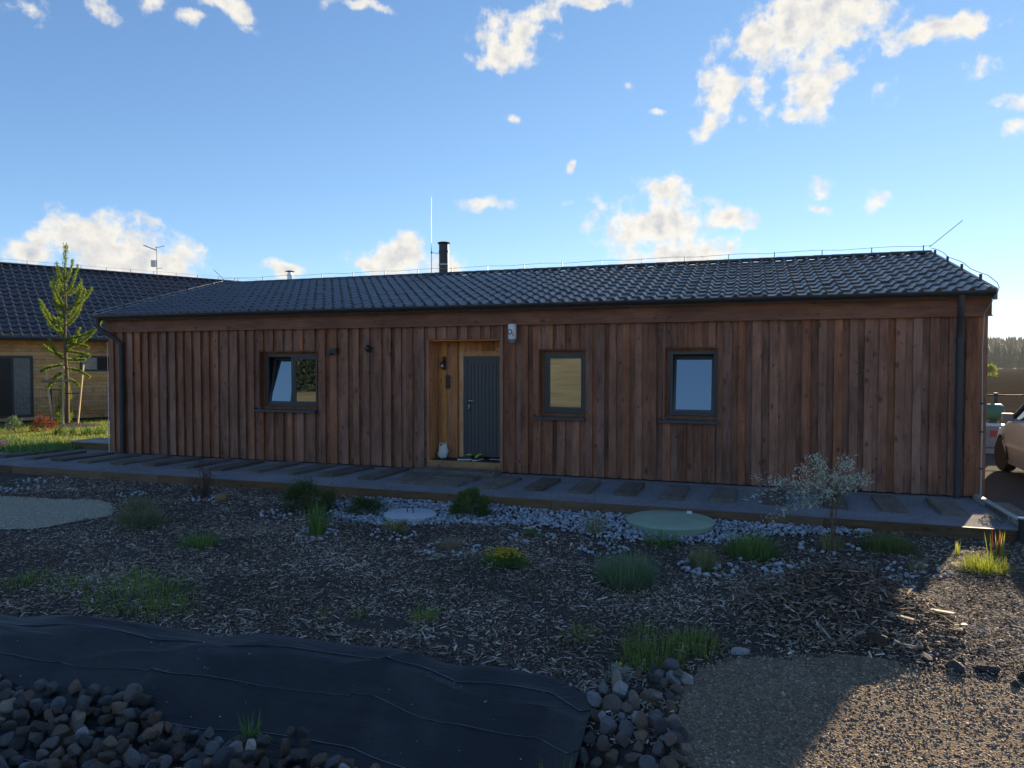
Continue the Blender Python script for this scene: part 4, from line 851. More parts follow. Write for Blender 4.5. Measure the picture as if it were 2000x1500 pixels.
def tuft(x, y, n, h, r, w, mat, label, cat, name='grass_tuft', lean=0.45, up=0.0, group=None, curl=0.6, kind=None, z=None):
    a = rng.uniform(0, 2 * np.pi, n); rr = r * np.sqrt(rng.random(n)) * 0.55
    P = np.stack([np.cos(a) * rr, np.sin(a) * rr, np.full(n, -0.015)], 1); a2 = a + rng.normal(0, 0.5, n)
    ln = np.abs(rng.normal(0.0, lean, n)) * (0.35 + rr / max(r * .55, 1e-6)); ln = np.clip(ln, 0.02, 1.2)
    L = h * rng.uniform(0.6, 1.08, n); v, f, t_ = blades_np(P, a2, ln, L, w * rng.uniform(.7, 1.3, n), rng.beta(1.6, 1.8, n), curl)
    o = link(name, np_mesh(name, v, f, M[mat], t_), None, (x, y, float(H(x, y)) if z is None else z)); return tag(o, label, cat, group, kind)
def bush(x, y, w, d, h, n, ls, mat, label, cat='shrub', name='shrub', clumps=26, wl=0.45, upw=0.5, stems=9, z=None, shape=0.8, spread=0.16, flower=None, nf=0, fs=0.02):
    """leaf clumps on stems through a dome"""
    root = empty(name, (x, y, float(H(x, y)) if z is None else z)); tag(root, label, cat)
    a = rng.uniform(0, 2 * np.pi, clumps); e = np.arcsin(rng.uniform(0.02, 1, clumps)); rr = rng.uniform(0.55, 1.0, clumps) ** shape
    C = np.stack([np.cos(a) * np.cos(e) * w / 2 * rr, np.sin(a) * np.cos(e) * d / 2 * rr, np.sin(e) * h * rr * 0.95], 1)
    n = int(n * 2.2); ls = ls * 1.15
    ci = rng.integers(0, clumps, n); P = C[ci] + rng.normal(0, 1, (n, 3)) * np.array([w, d, h]) * spread * 0.5; P[:, 2] = np.abs(P[:, 2]) + 0.01
    D = norm(P - np.array([0, 0, h * 0.1])) + rng.normal(0, 0.5, (n, 3)) + np.array([0, 0, upw])
    ct = rng.uniform(0, 1, clumps); tone = np.clip(0.5 * ct[ci] + 0.5 * rng.beta(1.5, 1.8, n), 0, 1)
    L = ls * rng.uniform(0.6, 1.3, n); v, f, t_ = leaves_np(P, D, L, L * wl, tone); link('foliage', np_mesh('foliage', v, f, M[mat], t_), root)
    st = MB()
    for k_ in range(min(stems, clumps)):
        c_ = C[k_]; st.tube([(c_[0] * .06, c_[1] * .06, -0.02), (c_[0] * .5, c_[1] * .5, c_[2] * .55), tuple(c_ * 1.0)], [0.010 * h + .002, 0.006 * h + .0015, .0015], 5, False)
    st.build('stems', M['twig'], root)
    if flower:
        q = C[rng.integers(0, clumps, nf)] + rng.normal(0, 1, (nf, 3)) * np.array([w, d, h]) * 0.09; q[:, 2] = np.abs(q[:, 2]) * .5 + h * .85
        V, F, T = [], [], []
        for k_ in range(5):
            aa = 2 * np.pi * k_ / 5 + rng.uniform(0, 6, nf); v, f, t_ = leaves_np(q, np.stack([np.cos(aa), np.sin(aa), np.full(nf, 0.35)], 1), np.full(nf, fs), np.full(nf, fs * .9), rng.random(nf)); V.append((v, f, t_))
        v, f, t_ = join(V); link('flowers', np_mesh('flowers', v, f, M[flower], t_), root)['kind'] = 'stuff'
    return root
ringm = []
for i in range(5):
    v = I1V * rng.uniform(.7, 1.2, 3) * (1 + rng.normal(0, .15, (len(I1V), 1))); ringm.append(np_mesh('stone', v, I1F, M['whitestone'], np.full(len(v), rng.uniform(.3, .9))))
def ring(x, y, r, n, label, s=0.031, full=1.0, fill=0):
    e = empty('stone_ring', (x, y, float(H(x, y)))); tag(e, label, 'stone ring', 'white stone rings round the plants')
    for k_ in range(n + fill):
        a = full * 2 * math.pi * k_ / n + rng.normal(0, .1); q = r * rng.uniform(.82, 1.15) if k_ < n else r * rng.uniform(0.2, 0.95)
        if k_ >= n: a = rng.uniform(0, 6.28)
        o = link('stone', ringm[k_ % 5], e, (math.cos(a) * q, math.sin(a) * q, 0.022), (rng.normal(0, .3), rng.normal(0, .3), rng.uniform(0, 6))); k9 = s * rng.uniform(.6, 1.15); o.scale = (k9, k9 * .9, k9 * .7)
bush(-8.21, -5.57, 0.58, 0.5, 0.46, 2600, 0.035, 'heather', 'upright feathery shrub with pale tips near the pale gravel patch', upw=1.3, wl=.22, spread=.2)
tuft(-6.74, -6.03, 420, 0.22, 0.42, 0.007, 'green', 'low fresh green tuft in open mulch in front of the feathery shrub', 'grass tuft', lean=.6)
bush(-6.72, -3.7, 0.85, 0.6, 0.48, 2600, 0.030, 'darkbush', 'wide dark shrub against the path edging', clumps=22, spread=.2)
tuft(-5.60, -5.10, 130, 0.52, 0.20, 0.014, 'green', 'tall spiky green iris clump in a ring of white stones', 'iris', name='iris_clump', lean=.28)
bush(-5.70, -3.70, 0.62, 0.5, 0.27, 1800, 0.026, 'darkbush', 'low spreading dark juniper at the end of the white gravel', 'juniper', 'juniper', spread=.2)
bush(-4.09, -3.22, 0.62, 0.58, 0.43, 5200, 0.024, 'box', 'dense rounded box shrub standing in the white gravel', 'box shrub', 'box_shrub', clumps=60, spread=.13, upw=.3)
bush(-4.59, -4.75, 0.30, 0.26, 0.20, 420, 0.028, 'tangreen', 'small thin olive shrub in a stone ring below the grey cover', clumps=12, spread=.25)
tuft(-3.57, -5.20, 420, 0.22, 0.26, 0.005, 'tan', 'dry tan grass tuft in the centre of a stone ring', 'grass tuft', lean=.4)
bush(-2.69, -5.67, 0.52, 0.36, 0.15, 1500, 0.022, 'green', 'low mat plant covered in yellow flowers', 'flower', 'yellow_flower_mat', flower='yellowflower', nf=130, fs=0.024, spread=.2)
bush(-2.77, -4.30, 0.22, 0.2, 0.11, 260, 0.03, 'bluegreen', 'tiny plant with white flowers in a half ring of stones', 'flower', 'white_flower_plant', flower='whiteflower', nf=26, fs=0.022, spread=.2, clumps=10)
tuft(-2.02, -3.80, 170, 0.36, 0.22, 0.005, 'tangreen', 'thin upright olive grass tuft in the white gravel', 'grass tuft', lean=.25)
tuft(-1.23, -5.88, 1500, 0.36, 0.46, 0.007, 'bluegreen', 'large dome of grey green lavender in open mulch', 'lavender', name='lavender', lean=.5, curl=.25)
tuft(-1.72, -4.60, 24, 0.16, 0.15, 0.008, 'redbrown', 'sprig of reddish shoots inside a stone ring beyond the lavender', 'seedling', name='seedling')
tuft(-1.10, -4.05, 420, 0.20, 0.42, 0.007, 'green', 'low green tuft directly in front of the green tank cover', 'grass tuft', lean=.6)
tuft(-0.49, -5.03, 420, 0.30, 0.26, 0.006, 'tangreen', 'olive and tan upright tuft on a patch of pale stones', 'grass tuft', lean=.33)
tuft(0.02, -4.25, 800, 0.33, 0.50, 0.008, 'green', 'wide mid green grassy clump beside the green tank cover', 'grass clump', lean=.45)
tuft(1.66, -3.42, 900, 0.27, 0.50, 0.007, 'box', 'dark green low dome behind the young willow', 'grass clump', lean=.55)
tuft(2.51, -4.13, 800, 0.22, 0.42, 0.006, 'yellowgreen', 'sunlit yellow green cushion plant by the bollard light', 'cushion plant', name='cushion_plant', lean=.6)
tuft(1.80, -4.42, 70, 0.22, 0.16, 0.007, 'tangreen', 'small olive sprig among pale stones right of the willow', 'grass tuft', lean=.3)
tuft(0.52, -5.10, 110, 0.13, 0.28, 0.008, 'green', 'small flat green plant beside scattered stones above the chip heap', 'seedling', name='seedling', lean=.8)
rb = empty('blood_grass', (2.88, -3.36, float(H(2.88, -3.36)))); tag(rb, 'upright sunlit grass with red tips beside the bollard light', 'ornamental grass')
for key, nn, hh in (('yellowgreen', 26, 0.30), ('redleaf', 9, 0.42)):
    a = rng.uniform(0, 6.28, nn); P = np.stack([np.cos(a) * rng.uniform(0, .17, nn), np.sin(a) * rng.uniform(0, .1, nn), np.zeros(nn)], 1)
    v, f, t_ = blades_np(P, a, rng.uniform(.03, .2, nn), hh * rng.uniform(.5, 1.1, nn), np.full(nn, .017), rng.random(nn), .3); link('blades', np_mesh('blades', v, f, M[key], t_), rb)
tuft(2.42, -3.4, 5, 0.26, 0.06, 0.02, 'yellowgreen', 'single pair of bright shoots left of the red tipped grass', 'seedling', name='seedling', lean=.15)
bush(-8.98, -3.45, 0.50, 0.40, 0.72, 420, 0.026, 'redbrown', 'thin reddish brown barberry with bare twigs in front of the path', 'barberry', 'barberry', clumps=26, stems=26, spread=.14)
ok = link('ochre_rock', np_mesh('ochre_rock', I2V * np.array([.13, .10, .095]) * (1 + rng.normal(0, .07, (len(I2V), 1))), I2F, M['rock_ochre'], smooth=False), None, (-8.55, -3.55, -0.09)); tag(ok, 'ochre yellow rock beside the reddish barberry', 'rock')
ring(-8.98, -3.55, 0.24, 13, 'white stones round the reddish barberry', fill=8)
ring(-8.15, -5.72, 0.34, 11, 'white stones along the foot of the feathery shrub', 0.03, full=0.75)
ring(-5.60, -5.12, 0.30, 20, 'ring of white stones round the tall iris clump', fill=10)
ring(-4.59, -4.82, 0.29, 20, 'ring of white stones round the small olive shrub', fill=8)
ring(-3.57, -5.20, 0.33, 26, 'ring of white stones round the dry tan tuft', fill=6)
ring(-2.75, -4.36, 0.27, 18, 'stones in a half ring under the white flowers', full=.8)
ring(-1.74, -4.60, 0.27, 22, 'stone ring with only reddish shoots inside', fill=6)
ring(-0.45, -5.10, 0.30, 16, 'flat pale stones round the olive and tan tuft', 0.045, fill=14)
ring(0.96, -3.66, 0.33, 13, 'pale stones at the foot of the young willow', 0.04, full=.9)
ring(1.80, -4.42, 0.30, 14, 'pale stones round the small olive sprig', 0.035, fill=8)
ring(0.36, -5.02, 0.22, 10, 'bluish stones beside the small flat green plant', 0.04, fill=6)
ring(1.35, -5.20, 0.26, 10, 'bluish stones between the chip heap and the olive sprig', 0.035, fill=5)
ring(0.1, -4.62, 0.22, 7, 'few grey stones in front of the wide green clump', 0.035)
ring(-10.5, -3.6, 0.22, 10, 'white stones lying between barberry and pale gravel patch', .03, fill=5)
ring(-13.4, -3.0, 0.40, 12, 'white stone patch farthest along the bed by the path', .035, fill=12)
ring(-13.0, -3.85, 0.34, 12, 'white stone patch above the pale gravel patch', .035, fill=10)
ring(-6.95, -4.15, 0.30, 12, 'white stones below the wide dark shrub', .033, fill=10)
for (x, y, n, h, r, lab) in ((-7.3, -7.92, 200, .14, .5, 'flat grass patch at the picture edge above the black fabric'), (-6.75, -7.80, 260, .13, .55, 'mossy grass patch next to the picture edge patch'), (-5.75, -7.9, 900, .15, .95, 'largest bright green grass patch in the mulch'), (-6.3, -7.45, 180, .16, .45, 'pale grass wisps above the largest grass patch'), (-5.2, -8.15, 160, .16, .5, 'sparse grass trailing off the largest patch'),
                            (-3.45, -7.62, 60, .10, .2, 'small weed above the bare soil patch'), (-3.75, -7.75, 50, .09, .15, 'tiny weed beside the bare soil patch'), (-2.80, -7.55, 110, .17, .24, 'leafy weed with upright shoots by the bare soil'), (-1.35, -7.50, 120, .14, .26, 'weed in the mulch above the fabric end'), (-0.72, -7.75, 420, .20, .48, 'dense green weed patch beside the drive stones'), (-0.42, -7.42, 260, .20, .4, 'feathery weed at the drive edge'), (-0.85, -7.25, 60, .16, .2, 'thin weed just above the dense weed patch')):
    o = tuft(x, y, n, h, r, 0.008, 'grass', lab, 'weeds', name='grass', lean=.6, kind='stuff')
tuft(-3.35, -9.25, 22, 0.19, 0.10, 0.02, 'green', 'single green weed rooted between the rocks and the black fabric', 'weed', name='weed', lean=.55, z=-0.44)
tuft(-1.10, -9.42, 7, 0.34, 0.12, 0.016, 'grass', 'tall grass blades rising at the bottom edge over the fabric', 'grass tuft', lean=.15, z=-0.42)
tuft(-0.98, -9.45, 8, 0.38, 0.12, 0.016, 'grass', 'second tall grass shoot at the bottom edge beside the rocks', 'grass tuft', lean=.15, z=-0.42)
bush(-0.93, -8.22, 0.15, 0.13, 0.16, 130, 0.028, 'silver', 'silvery plant with a yellow flower on top of the drive rocks', 'flower', 'silver_plant', clumps=9, flower='yellowflower', nf=3, fs=.022, spread=.25)
for i, (x, y, h, lab) in enumerate(((-3.95, -2.62, .75, 'thin dry stalk standing against the path right of the porch'), (-2.26, -2.75, .80, 'thin dry stalk with seed head above the white gravel'), (-2.9, -3.0, .5, 'short dry stalk between the two taller ones'))):
    s_ = empty('dry_stalk', (x, y, -0.14)); tag(s_, lab, 'stalk')
    MB().tube([(0, 0, 0), (.01, 0, h * .5), (.03, .01, h)], [.004, .003, .002], 5).build('stem', M['bark'], s_)
    v, f, t_ = leaves_np(np.array([(.02, 0, h * q) for q in rng.uniform(.5, 1, 22)]) + rng.normal(0, .012, (22, 3)), rng.normal(0, 1, (22, 3)) + np.array([0, 0, .6]), np.full(22, .03), np.full(22, .008), rng.random(22)); link('leaves', np_mesh('leaves', v, f, M['tan'], t_), s_)
pile = chips(160, (3.0, 3.4, -2.2, -1.7), lambda x, y: ((x - 3.2) / .17) ** 2 + ((y + 1.95) / .2) ** 2 < 1, .02, .06, .02)
pv2 = pile[0].copy(); pv2[:, 2] += 0.05 + rng.random(len(pv2)) * 0 + 0.09 * np.exp(-(((pv2[:, 0] - 3.2) / .1) ** 2 + ((pv2[:, 1] + 1.95) / .12) ** 2))
o = link('dry_clippings', np_mesh('dry_clippings', pv2, pile[1], M['chips'], pile[2])); tag(o, 'small heap of dry clippings on the path by the edging corner', 'clippings', kind='stuff')

# young variegated willow
wl_ = empty('willow_tree', (0.99, -3.62, float(H(.99, -3.62)))); wl_.scale = (0.92, 0.92, 0.87); tag(wl_, 'young variegated willow with pale leaves and leaning crown', 'tree')
tr = MB().tube([(0, 0, -0.05), (0.01, 0, 0.25), (-0.005, 0.01, 0.5), (0.02, 0, 0.74)], [0.030, 0.024, 0.020, 0.018], 9)
tr.tube([(0.03, 0.01, 0), (0.05, 0.01, 0.4), (0.06, 0.0, 0.9)], [.010, .009, .008], 6)
tr.build('trunk', M['bark'], wl_, True)
br = MB(); LP, LD = [], []
ends = [(-1.15, -.05, .66), (-.95, .1, .82), (-.70, -.1, .95), (-.55, .12, .72), (-.45, -.1, 1.15), (-.30, .1, 1.28), (-.18, .0, 1.32), (.15, .05, 1.28), (.24, -.05, 1.32), (.38, .1, 1.08), (.50, 0, 1.02), (.30, -.1, .98), (-.85, -.12, .40), (-.62, -.15, .52), (-.35, -.2, .62), (-.1, -.15, .80), (.1, .15, .95), (-.3, .2, .9), (-1.0, 0, .98)]
for e_ in ends:
    p0 = np.array([0.02, 0, 0.70]); p3 = np.array(e_); p1 = p0 + (p3 - p0) * .4 + np.array([0, 0, .14]); pts = [p0 * (1 - u) ** 2 + 2 * p1 * u * (1 - u) + p3 * u * u for u in np.linspace(0, 1, 7)]
    br.tube([tuple(p) for p in pts], list(np.linspace(.008, .002, 7)), 5, False)
    for u in np.linspace(.35, 1, 22):
        q = p0 * (1 - u) ** 2 + 2 * p1 * u * (1 - u) + p3 * u * u
        for _ in range(5): LP.append(q + rng.normal(0, .04, 3)); LD.append((p3 - p0) * .8 + rng.normal(0, .5, 3) + np.array([0, 0, .25]))
br.build('branches', M['bark'], wl_)
LP = np.array(LP); LD = np.array(LD); n = len(LP); L = rng.uniform(.035, .068, n); v, f, t_ = leaves_np(LP, LD, L, L * .38, np.clip(rng.beta(2, 1.4, n), 0, 1)); link('crown', np_mesh('crown', v, f, M['willow'], t_), wl_)
tuft(0.97, -3.66, 160, 0.26, 0.30, 0.006, 'tangreen', 'thin grass growing round the willow trunk', 'grass tuft', lean=.35)

# ------------------------------------------------------------------ ditch: black fabric and rocks
fx = np.concatenate([np.arange(-11, -1.15, 0.03), np.linspace(-1.15, -1.0, 7)]); ft = np.linspace(0, 1.55, 90)
FX, FT = np.meshgrid(fx, ft)
skew = np.where(FX > -1.3, (FX + 1.3) * -0.15, 0)
FY = ytop(FX) + 0.05 - FT * (1.0)
wr = 0.016 * np.sin(FX * 2.1 + FT * 9 + 1.2 * np.sin(FX * 1.3)) * np.exp(-((FT - .25) / .35) ** 2) + 0.012 * np.sin(FX * 6.3 - FT * 14 + np.sin(FX * 3)) + 0.007 * np.sin(FX * 2.5 + FT * 38 + 2 * np.sin(FX * 1.1)) * (0.5 + 0.5 * np.sin(FX * 1.7)) + 0.02 * np.exp(-((FT - .30 + 0.10 * (FX + 1.6)) / .035) ** 2) * (FX > -2.8) + 0.022 * np.exp(-((FT - .55 - 0.08 * (FX + 3)) / .05) ** 2) * (FX < -1.6) * (FX > -4.5)
rf = np.random.default_rng(21)
for _ in range(44):      # sharp creases
    x0_, t0_, sl_, ln_ = rf.uniform(-9, -1.2), rf.uniform(.05, 1.2), rf.normal(0, .22), rf.uniform(.3, 1.1)
    wr = wr + rf.choice([-0.3, 1]) * rf.uniform(.012, .032) * np.exp(-np.abs(FT - t0_ - sl_ * (FX - x0_)) / .022) * np.exp(-((FX - x0_) / ln_) ** 2)
edge = 0.035 * np.exp(-(FT / .06) ** 2)
FZ = H(FX, FY) + 0.055 + wr + edge * (0.6 + .6 * np.sin(FX * 3.1)) + 0.03 * np.exp(-((FX + 1.0) / .05) ** 2)
V = np.stack([FX + 0.02 * np.sin(FT * 7) * (FX > -1.4), FY, FZ], -1).reshape(-1, 3); n = len(fx); ii, jj = np.meshgrid(np.arange(n - 1), np.arange(len(ft) - 1)); a0 = (jj * n + ii).ravel()
F = np.stack([a0, a0 + n, a0 + n + 1, a0 + 1], 1)
m, t, b = new_mat('woven_black_fabric'); geo = nd(t, 'ShaderNodeNewGeometry'); b.inputs['Roughness'].default_value = 0.5; b.inputs['Specular IOR Level'].default_value = 0.5; b.inputs['Sheen Weight'].default_value = 0.03; b.inputs['Sheen Roughness'].default_value = 0.4
wv = nd(t, 'ShaderNodeTexNoise', i_2=4.0, i_3=6.0, i_4=.65); t.links.new(geo.outputs['Position'], wv.inputs[0]); t.links.new(ramp(t, wv.outputs[0], [(0.35, (0.0085, 0.0085, 0.009)), (0.72, (0.020, 0.020, 0.021))]), b.inputs['Base Color'])
ms_ = nd(t, 'ShaderNodeVectorMath', operation='MULTIPLY'); ms_.inputs[1].default_value = (4, 60, 60); t.links.new(geo.outputs['Position'], ms_.inputs[0]); w2_ = nd(t, 'ShaderNodeTexNoise', i_2=1.0, i_3=4.0); t.links.new(ms_.outputs[0], w2_.inputs[0])
bp = nd(t, 'ShaderNodeBump'); bp.inputs['Strength'].default_value = .8; bp.inputs['Distance'].default_value = .014; t.links.new(w2_.outputs[0], bp.inputs['Height']); t.links.new(bp.outputs[0], b.inputs['Normal'])
M['fabric'] = m
fab = empty('ground_fabric', (-5, -9, -0.4)); tag(fab, 'sheet of black woven weed fabric covering the ditch bank', 'weed fabric')
fo = link('cloth', np_mesh('cloth', V, F, M['fabric'], smooth=True), fab, (5, 9, 0.4))
M['stripe'] = simple('pale_thread', (0.34, 0.36, 0.40), 0.7, .3, 30)
Vg = V.reshape(len(ft), n, 3)
for tt in (0.14, 0.42, 0.72, 1.0, 1.28):
    j = np.interp(tt, ft, np.arange(len(ft))); j0 = int(j); rowA = Vg[j0] * (1 - (j - j0)) + Vg[j0 + 1] * (j - j0)
    up_ = np.array([0, -.0035, .0015]); A = rowA + np.array([0, 0, .004]) - up_; B = rowA + np.array([0, -.002, .004]) + up_
    VV = np.concatenate([A, B]); ff = np.array([(k_, k_ + n, k_ + n + 1, k_ + 1) for k_ in range(n - 1)]); link('stripe', np_mesh('stripe', VV, ff, M['stripe']), fab, (5, 9, 0.4))
ck = chips(130, (-7, -1.1, -9.6, -8.5), lambda x, y: y < ytop(x) - .1, .008, .022, .004); ckv = ck[0].copy(); ckv[:, 2] += 0.07
o = link('stray_chips', np_mesh('stray_chips', ckv, ck[1], M['chips'], np.clip(ck[2] + .3, 0, 1))); tag(o, 'stray pale wood chips scattered on the black fabric', 'mulch', kind='stuff')
# rocks
rockmeshes = []
I3V, I3F = ico(3)
for i in range(10):
    P = I3V.copy(); 
    for _ in range(16):      # cut flat facets
        nrm = norm(rng.normal(0, 1, 3)); dcut = rng.uniform(.48, .82); k_ = P @ nrm; P = P - np.where(k_ > dcut, (k_ - dcut) * .98, 0)[:, None] * nrm
    P *= rng.uniform(.9, 1.3, 3); P += rng.normal(0, .010, P.shape)
    rockmeshes.append(P)
def rockset(mat): 
    L = []
    for P in rockmeshes:
        me_ = np_mesh('rock', P, I3F, mat, smooth=True); me_.set_sharp_from_angle(angle=R(16)); L.append(me_)
    return L
M['rock_dark'] = rockmat('dark_rock', (0.03, 0.028, 0.027), (0.10, 0.092, 0.085))
RK, RKP, RKD = rockset(M['rock']), rockset(M['rock_pale']), rockset(M['rock_dark'])
hm = {}
def put_rocks(cands, label, label_pale, group, pale_p, slo, shi):
    cnt = 0
    placed = []
    for (x, y, lay) in cands:
        s = slo + (shi - slo) * (rng.beta(1.6, 1.2) if cnt < 70 else rng.random() * .6); zb = float(H(x, y)) + s * 0.42 + (0.06 if x < -1.05 else 0.0)
        ov = [p for p in placed if (p[0] - x) ** 2 + (p[1] - y) ** 2 < (0.82 * (p[3] + s)) ** 2]
        if len(ov) > (3 if lay else 0) or (not lay and ov): continue
        if lay:
            if not ov: continue
            zb = max([p[2] + math.sqrt(max((0.80 * (p[3] + s)) ** 2 - (p[0] - x) ** 2 - (p[1] - y) ** 2, 0)) * .8 for p in ov])
            if zb > float(H(x, y)) + (0.27 if 'ditch' in group else 0.10): continue
        pr = project([(x, y, zb)])[0]
        if not (-60 < pr[0] < 2060 and pr[1] < 1545): continue
        pale = rng.random() < pale_p
        o = link('rock', (RKP if pale else RK)[rng.integers(10)], None, (x, y, zb), tuple(rng.uniform(0, 6.28, 3))); o.scale = (s, s * rng.uniform(.8, 1.1), s * rng.uniform(.7, 1.0))
        tag(o, label_pale if pale else label, 'rock', group + (' (pale)' if pale else '')); placed.append((x, y, zb, s)); cnt += 1
    return cnt
cand = [(rng.uniform(-7.2, -2.3), rng.uniform(-10.4, -9.16), 0) for _ in range(2600)] + [(rng.uniform(-7.2, -2.3), rng.uniform(-10.3, -9.2), 1) for _ in range(330)]
cand = [c_ for c_ in cand if c_[1] < -9.22 - 0.06 * math.sin(c_[0] * 3) - 0.10 * max(0, c_[0] + 3.4)]
put_rocks(cand, 'dark grey rock heaped in the ditch below the black fabric', 'pale rock among the dark ones in the ditch', 'rocks in the ditch', 0.07, 0.046, 0.080)
cand = [(rng.uniform(-1.02, -0.32), rng.uniform(-9.6, -7.95), 0) for _ in range(420)] + [(rng.uniform(-1.0, -0.42), rng.uniform(-9.5, -8.0), 1) for _ in range(45)]
cand = [c_ for c_ in cand if c_[0] < -0.45 + 0.10 * math.sin(c_[1] * 4) + (0.12 if c_[1] > -8.4 else 0) and c_[0] > -1.0 + 0.22 * max(0, (c_[1] + 8.6) / .6)]
put_rocks(cand, 'grey rock piled between the fabric end and the gravel drive', 'pale rock piled between the fabric end and the gravel drive', 'rocks beside the drive', 0.14, 0.040, 0.074)
for i, (x, y, s, lab) in enumerate(((0.98, -7.10, .13, 'long dark stone at the foot of the chip heap'), (1.30, -7.16, .10, 'dark stone next to the long one below the chip heap'), (1.50, -7.22, .12, 'biggest dark stone on the sunny drive edge'), (1.72, -7.16, .10, 'dark stone behind the biggest one on the drive edge'), (1.95, -7.2, .11, 'dark stone at the picture edge of the drive border'), (0.25, -7.25, .06, 'small flat grey stone where drive meets mulch'), (-0.06, -7.42, .07, 'pale flat stone by the weeds at the drive edge'), (1.85, -7.36, .07, 'small dark stone in front of the drive border'))):
    s *= .72; o = link('rock', (RKP if 'pale' in lab else RKD)[i], None, (x, y, float(H(x, y)) + s * .12), (0.2 * i, 0.1, i * 1.1)); o.scale = (s * 1.25, s * .9, s * .62); tag(o, lab, 'rock')
for i, (x, y, L, W, rz, lab) in enumerate(((0.72, -5.35, .17, .02, .1, 'long pale splinter lying above the chip heap'), (1.55, -6.3, .30, .035, -.12, 'long sunlit stick right of the chip heap'), (1.72, -6.42, .13, .035, .5, 'short pale sunlit wood piece right of the chip heap'), (1.2, -6.75, .22, .03, -.5, 'curved bark strip on the lower slope of the chip heap'))):
    o = MB().cbox(-L / 2, L / 2, -W / 2, W / 2, 0, .014, .004).build('wood_splinter', M['stake'], None, loc=(x, y, float(H(x, y)) + .035), rot=(.1, .05, rz)); tag(o, lab, 'wood splinter')

# ------------------------------------------------------------------ lawn corner, larch, neighbour
n = 46000; x = rng.uniform(-34, -15.3, n); y = rng.uniform(0.5, 14, n); k = in_view(x, y, np.zeros(n)); k &= project(np.stack([x, y, 0 * x], 1))[:, 0] < 230
k &= ~(((x + 22.9) / 1.15) ** 2 + ((y - 5.3) / .9) ** 2 < 1); x, y = x[k], y[k]; n = len(x)
v, f, t_ = blades_np(np.stack([x, y, np.zeros(n)], 1), rng.uniform(0, 6.28, n), np.abs(rng.normal(.2, .3, n)), rng.uniform(.04, .10, n), np.full(n, .016), rng.beta(2, 1.6, n))
o = link('lawn_grass', np_mesh('lawn_grass', v, f, M['yellowgreen'], t_)); tag(o, 'short sunlit lawn grass beyond the end of the house', 'grass', kind='stuff')
n = 5200; x = rng.uniform(-21.5, -16.4, n); y = rng.uniform(-0.9, 0.9, n) + (x + 17) * -.12; v, f, t_ = blades_np(np.stack([x, y, np.zeros(n)], 1), rng.uniform(0, 6.28, n), np.abs(rng.normal(.3, .3, n)), rng.uniform(.06, .22, n), np.full(n, .02), rng.beta(2, 2, n))
o = link('border_grass', np_mesh('border_grass', v, f, M['green'], t_)); tag(o, 'shaded taller grass between the lawn and the path end', 'grass', kind='stuff')
bush(-18.9, -0.2, 1.1, .7, .18, 700, .04, 'purpleflower', 'low purple flowering ground cover at the picture edge', 'flower', 'purple_flower_mat', z=0)
bush(-21.9, 3.6, .72, .65, .50, 420, .05, 'redleaf', 'sunlit red leaved barberry beside the staked larch', 'barberry', 'barberry', z=0, spread=.2)
bush(-22.9, 3.3, .5, .5, .45, 500, .05, 'bluegreen', 'small grey green shrub at the foot of the red barberry', z=0)
for i, x_ in enumerate((-20.6, -20.2, -19.7, -19.3)): tuft(x_, 3.1 + .1 * i, 90, .35, .25, .02, 'green', ['leafy plant nearest the red barberry in the row behind the deck', 'second leafy plant in the row behind the deck', 'third leafy plant in the row behind the deck', 'last leafy plant in the row, nearest the house'][i], 'plant', name='leafy_plant', z=0)
n = 900; x = rng.normal(-22.9, .5, n); y = rng.normal(5.3, .4, n)
mdisc = MB().lathe([(1.2, 0.005), (0.9, .05), (.3, .10), (.002, .12)], 26).build('mulch_mound', M['soil'], None, True, loc=(-22.9, 5.3, 0)); mdisc.scale = (1, .8, 1); tag(mdisc, 'dark round mulch mound at the foot of the staked larch', 'mulch mound', kind='stuff')
la = empty('larch_tree', (-22.98, 5.32, 0.05)); tag(la, 'young bright green larch staked on the lawn', 'tree')
tp = [(0, 0, 0), (0.02, 0, 1.6), (-.06, 0, 3.0), (.02, 0, 4.2), (.0, 0, 5.4), (.08, 0, 6.35)]
MB().tube(tp, [.075, .062, .048, .034, .020, .006], 9).build('trunk', M['bark'], la, True)
def tpos(z): return np.array([np.interp(z, [p[2] for p in tp], [p[0] for p in tp]), 0, z])
bm_ = MB(); NP, ND = [], []
def larch_branch(z0, azm, ln, rise, tip):
    p0 = tpos(z0); d = np.array([math.cos(azm), math.sin(azm), 0]); p1 = p0 + d * ln * .6 + np.array([0, 0, rise * .1]); p3 = p0 + d * ln + np.array([0, 0, rise + tip])
    us = np.linspace(0, 1, 8); pts = [p0 * (1 - u) ** 2 + 2 * p1 * u * (1 - u) + p3 * u * u for u in us]
    bm_.tube([tuple(p) for p in pts], list(np.linspace(.020, .007, 8)), 5, False)
    for u in np.linspace(.12, 1, int(22 + ln * 40)):
        q = p0 * (1 - u) ** 2 + 2 * p1 * u * (1 - u) + p3 * u * u; tg = norm(2 * (1 - u) * (p1 - p0) + 2 * u * (p3 - p1))
        for _ in range(13): NP.append(q + rng.normal(0, .014, 3)); ND.append(tg * .8 + rng.normal(0, .65, 3))
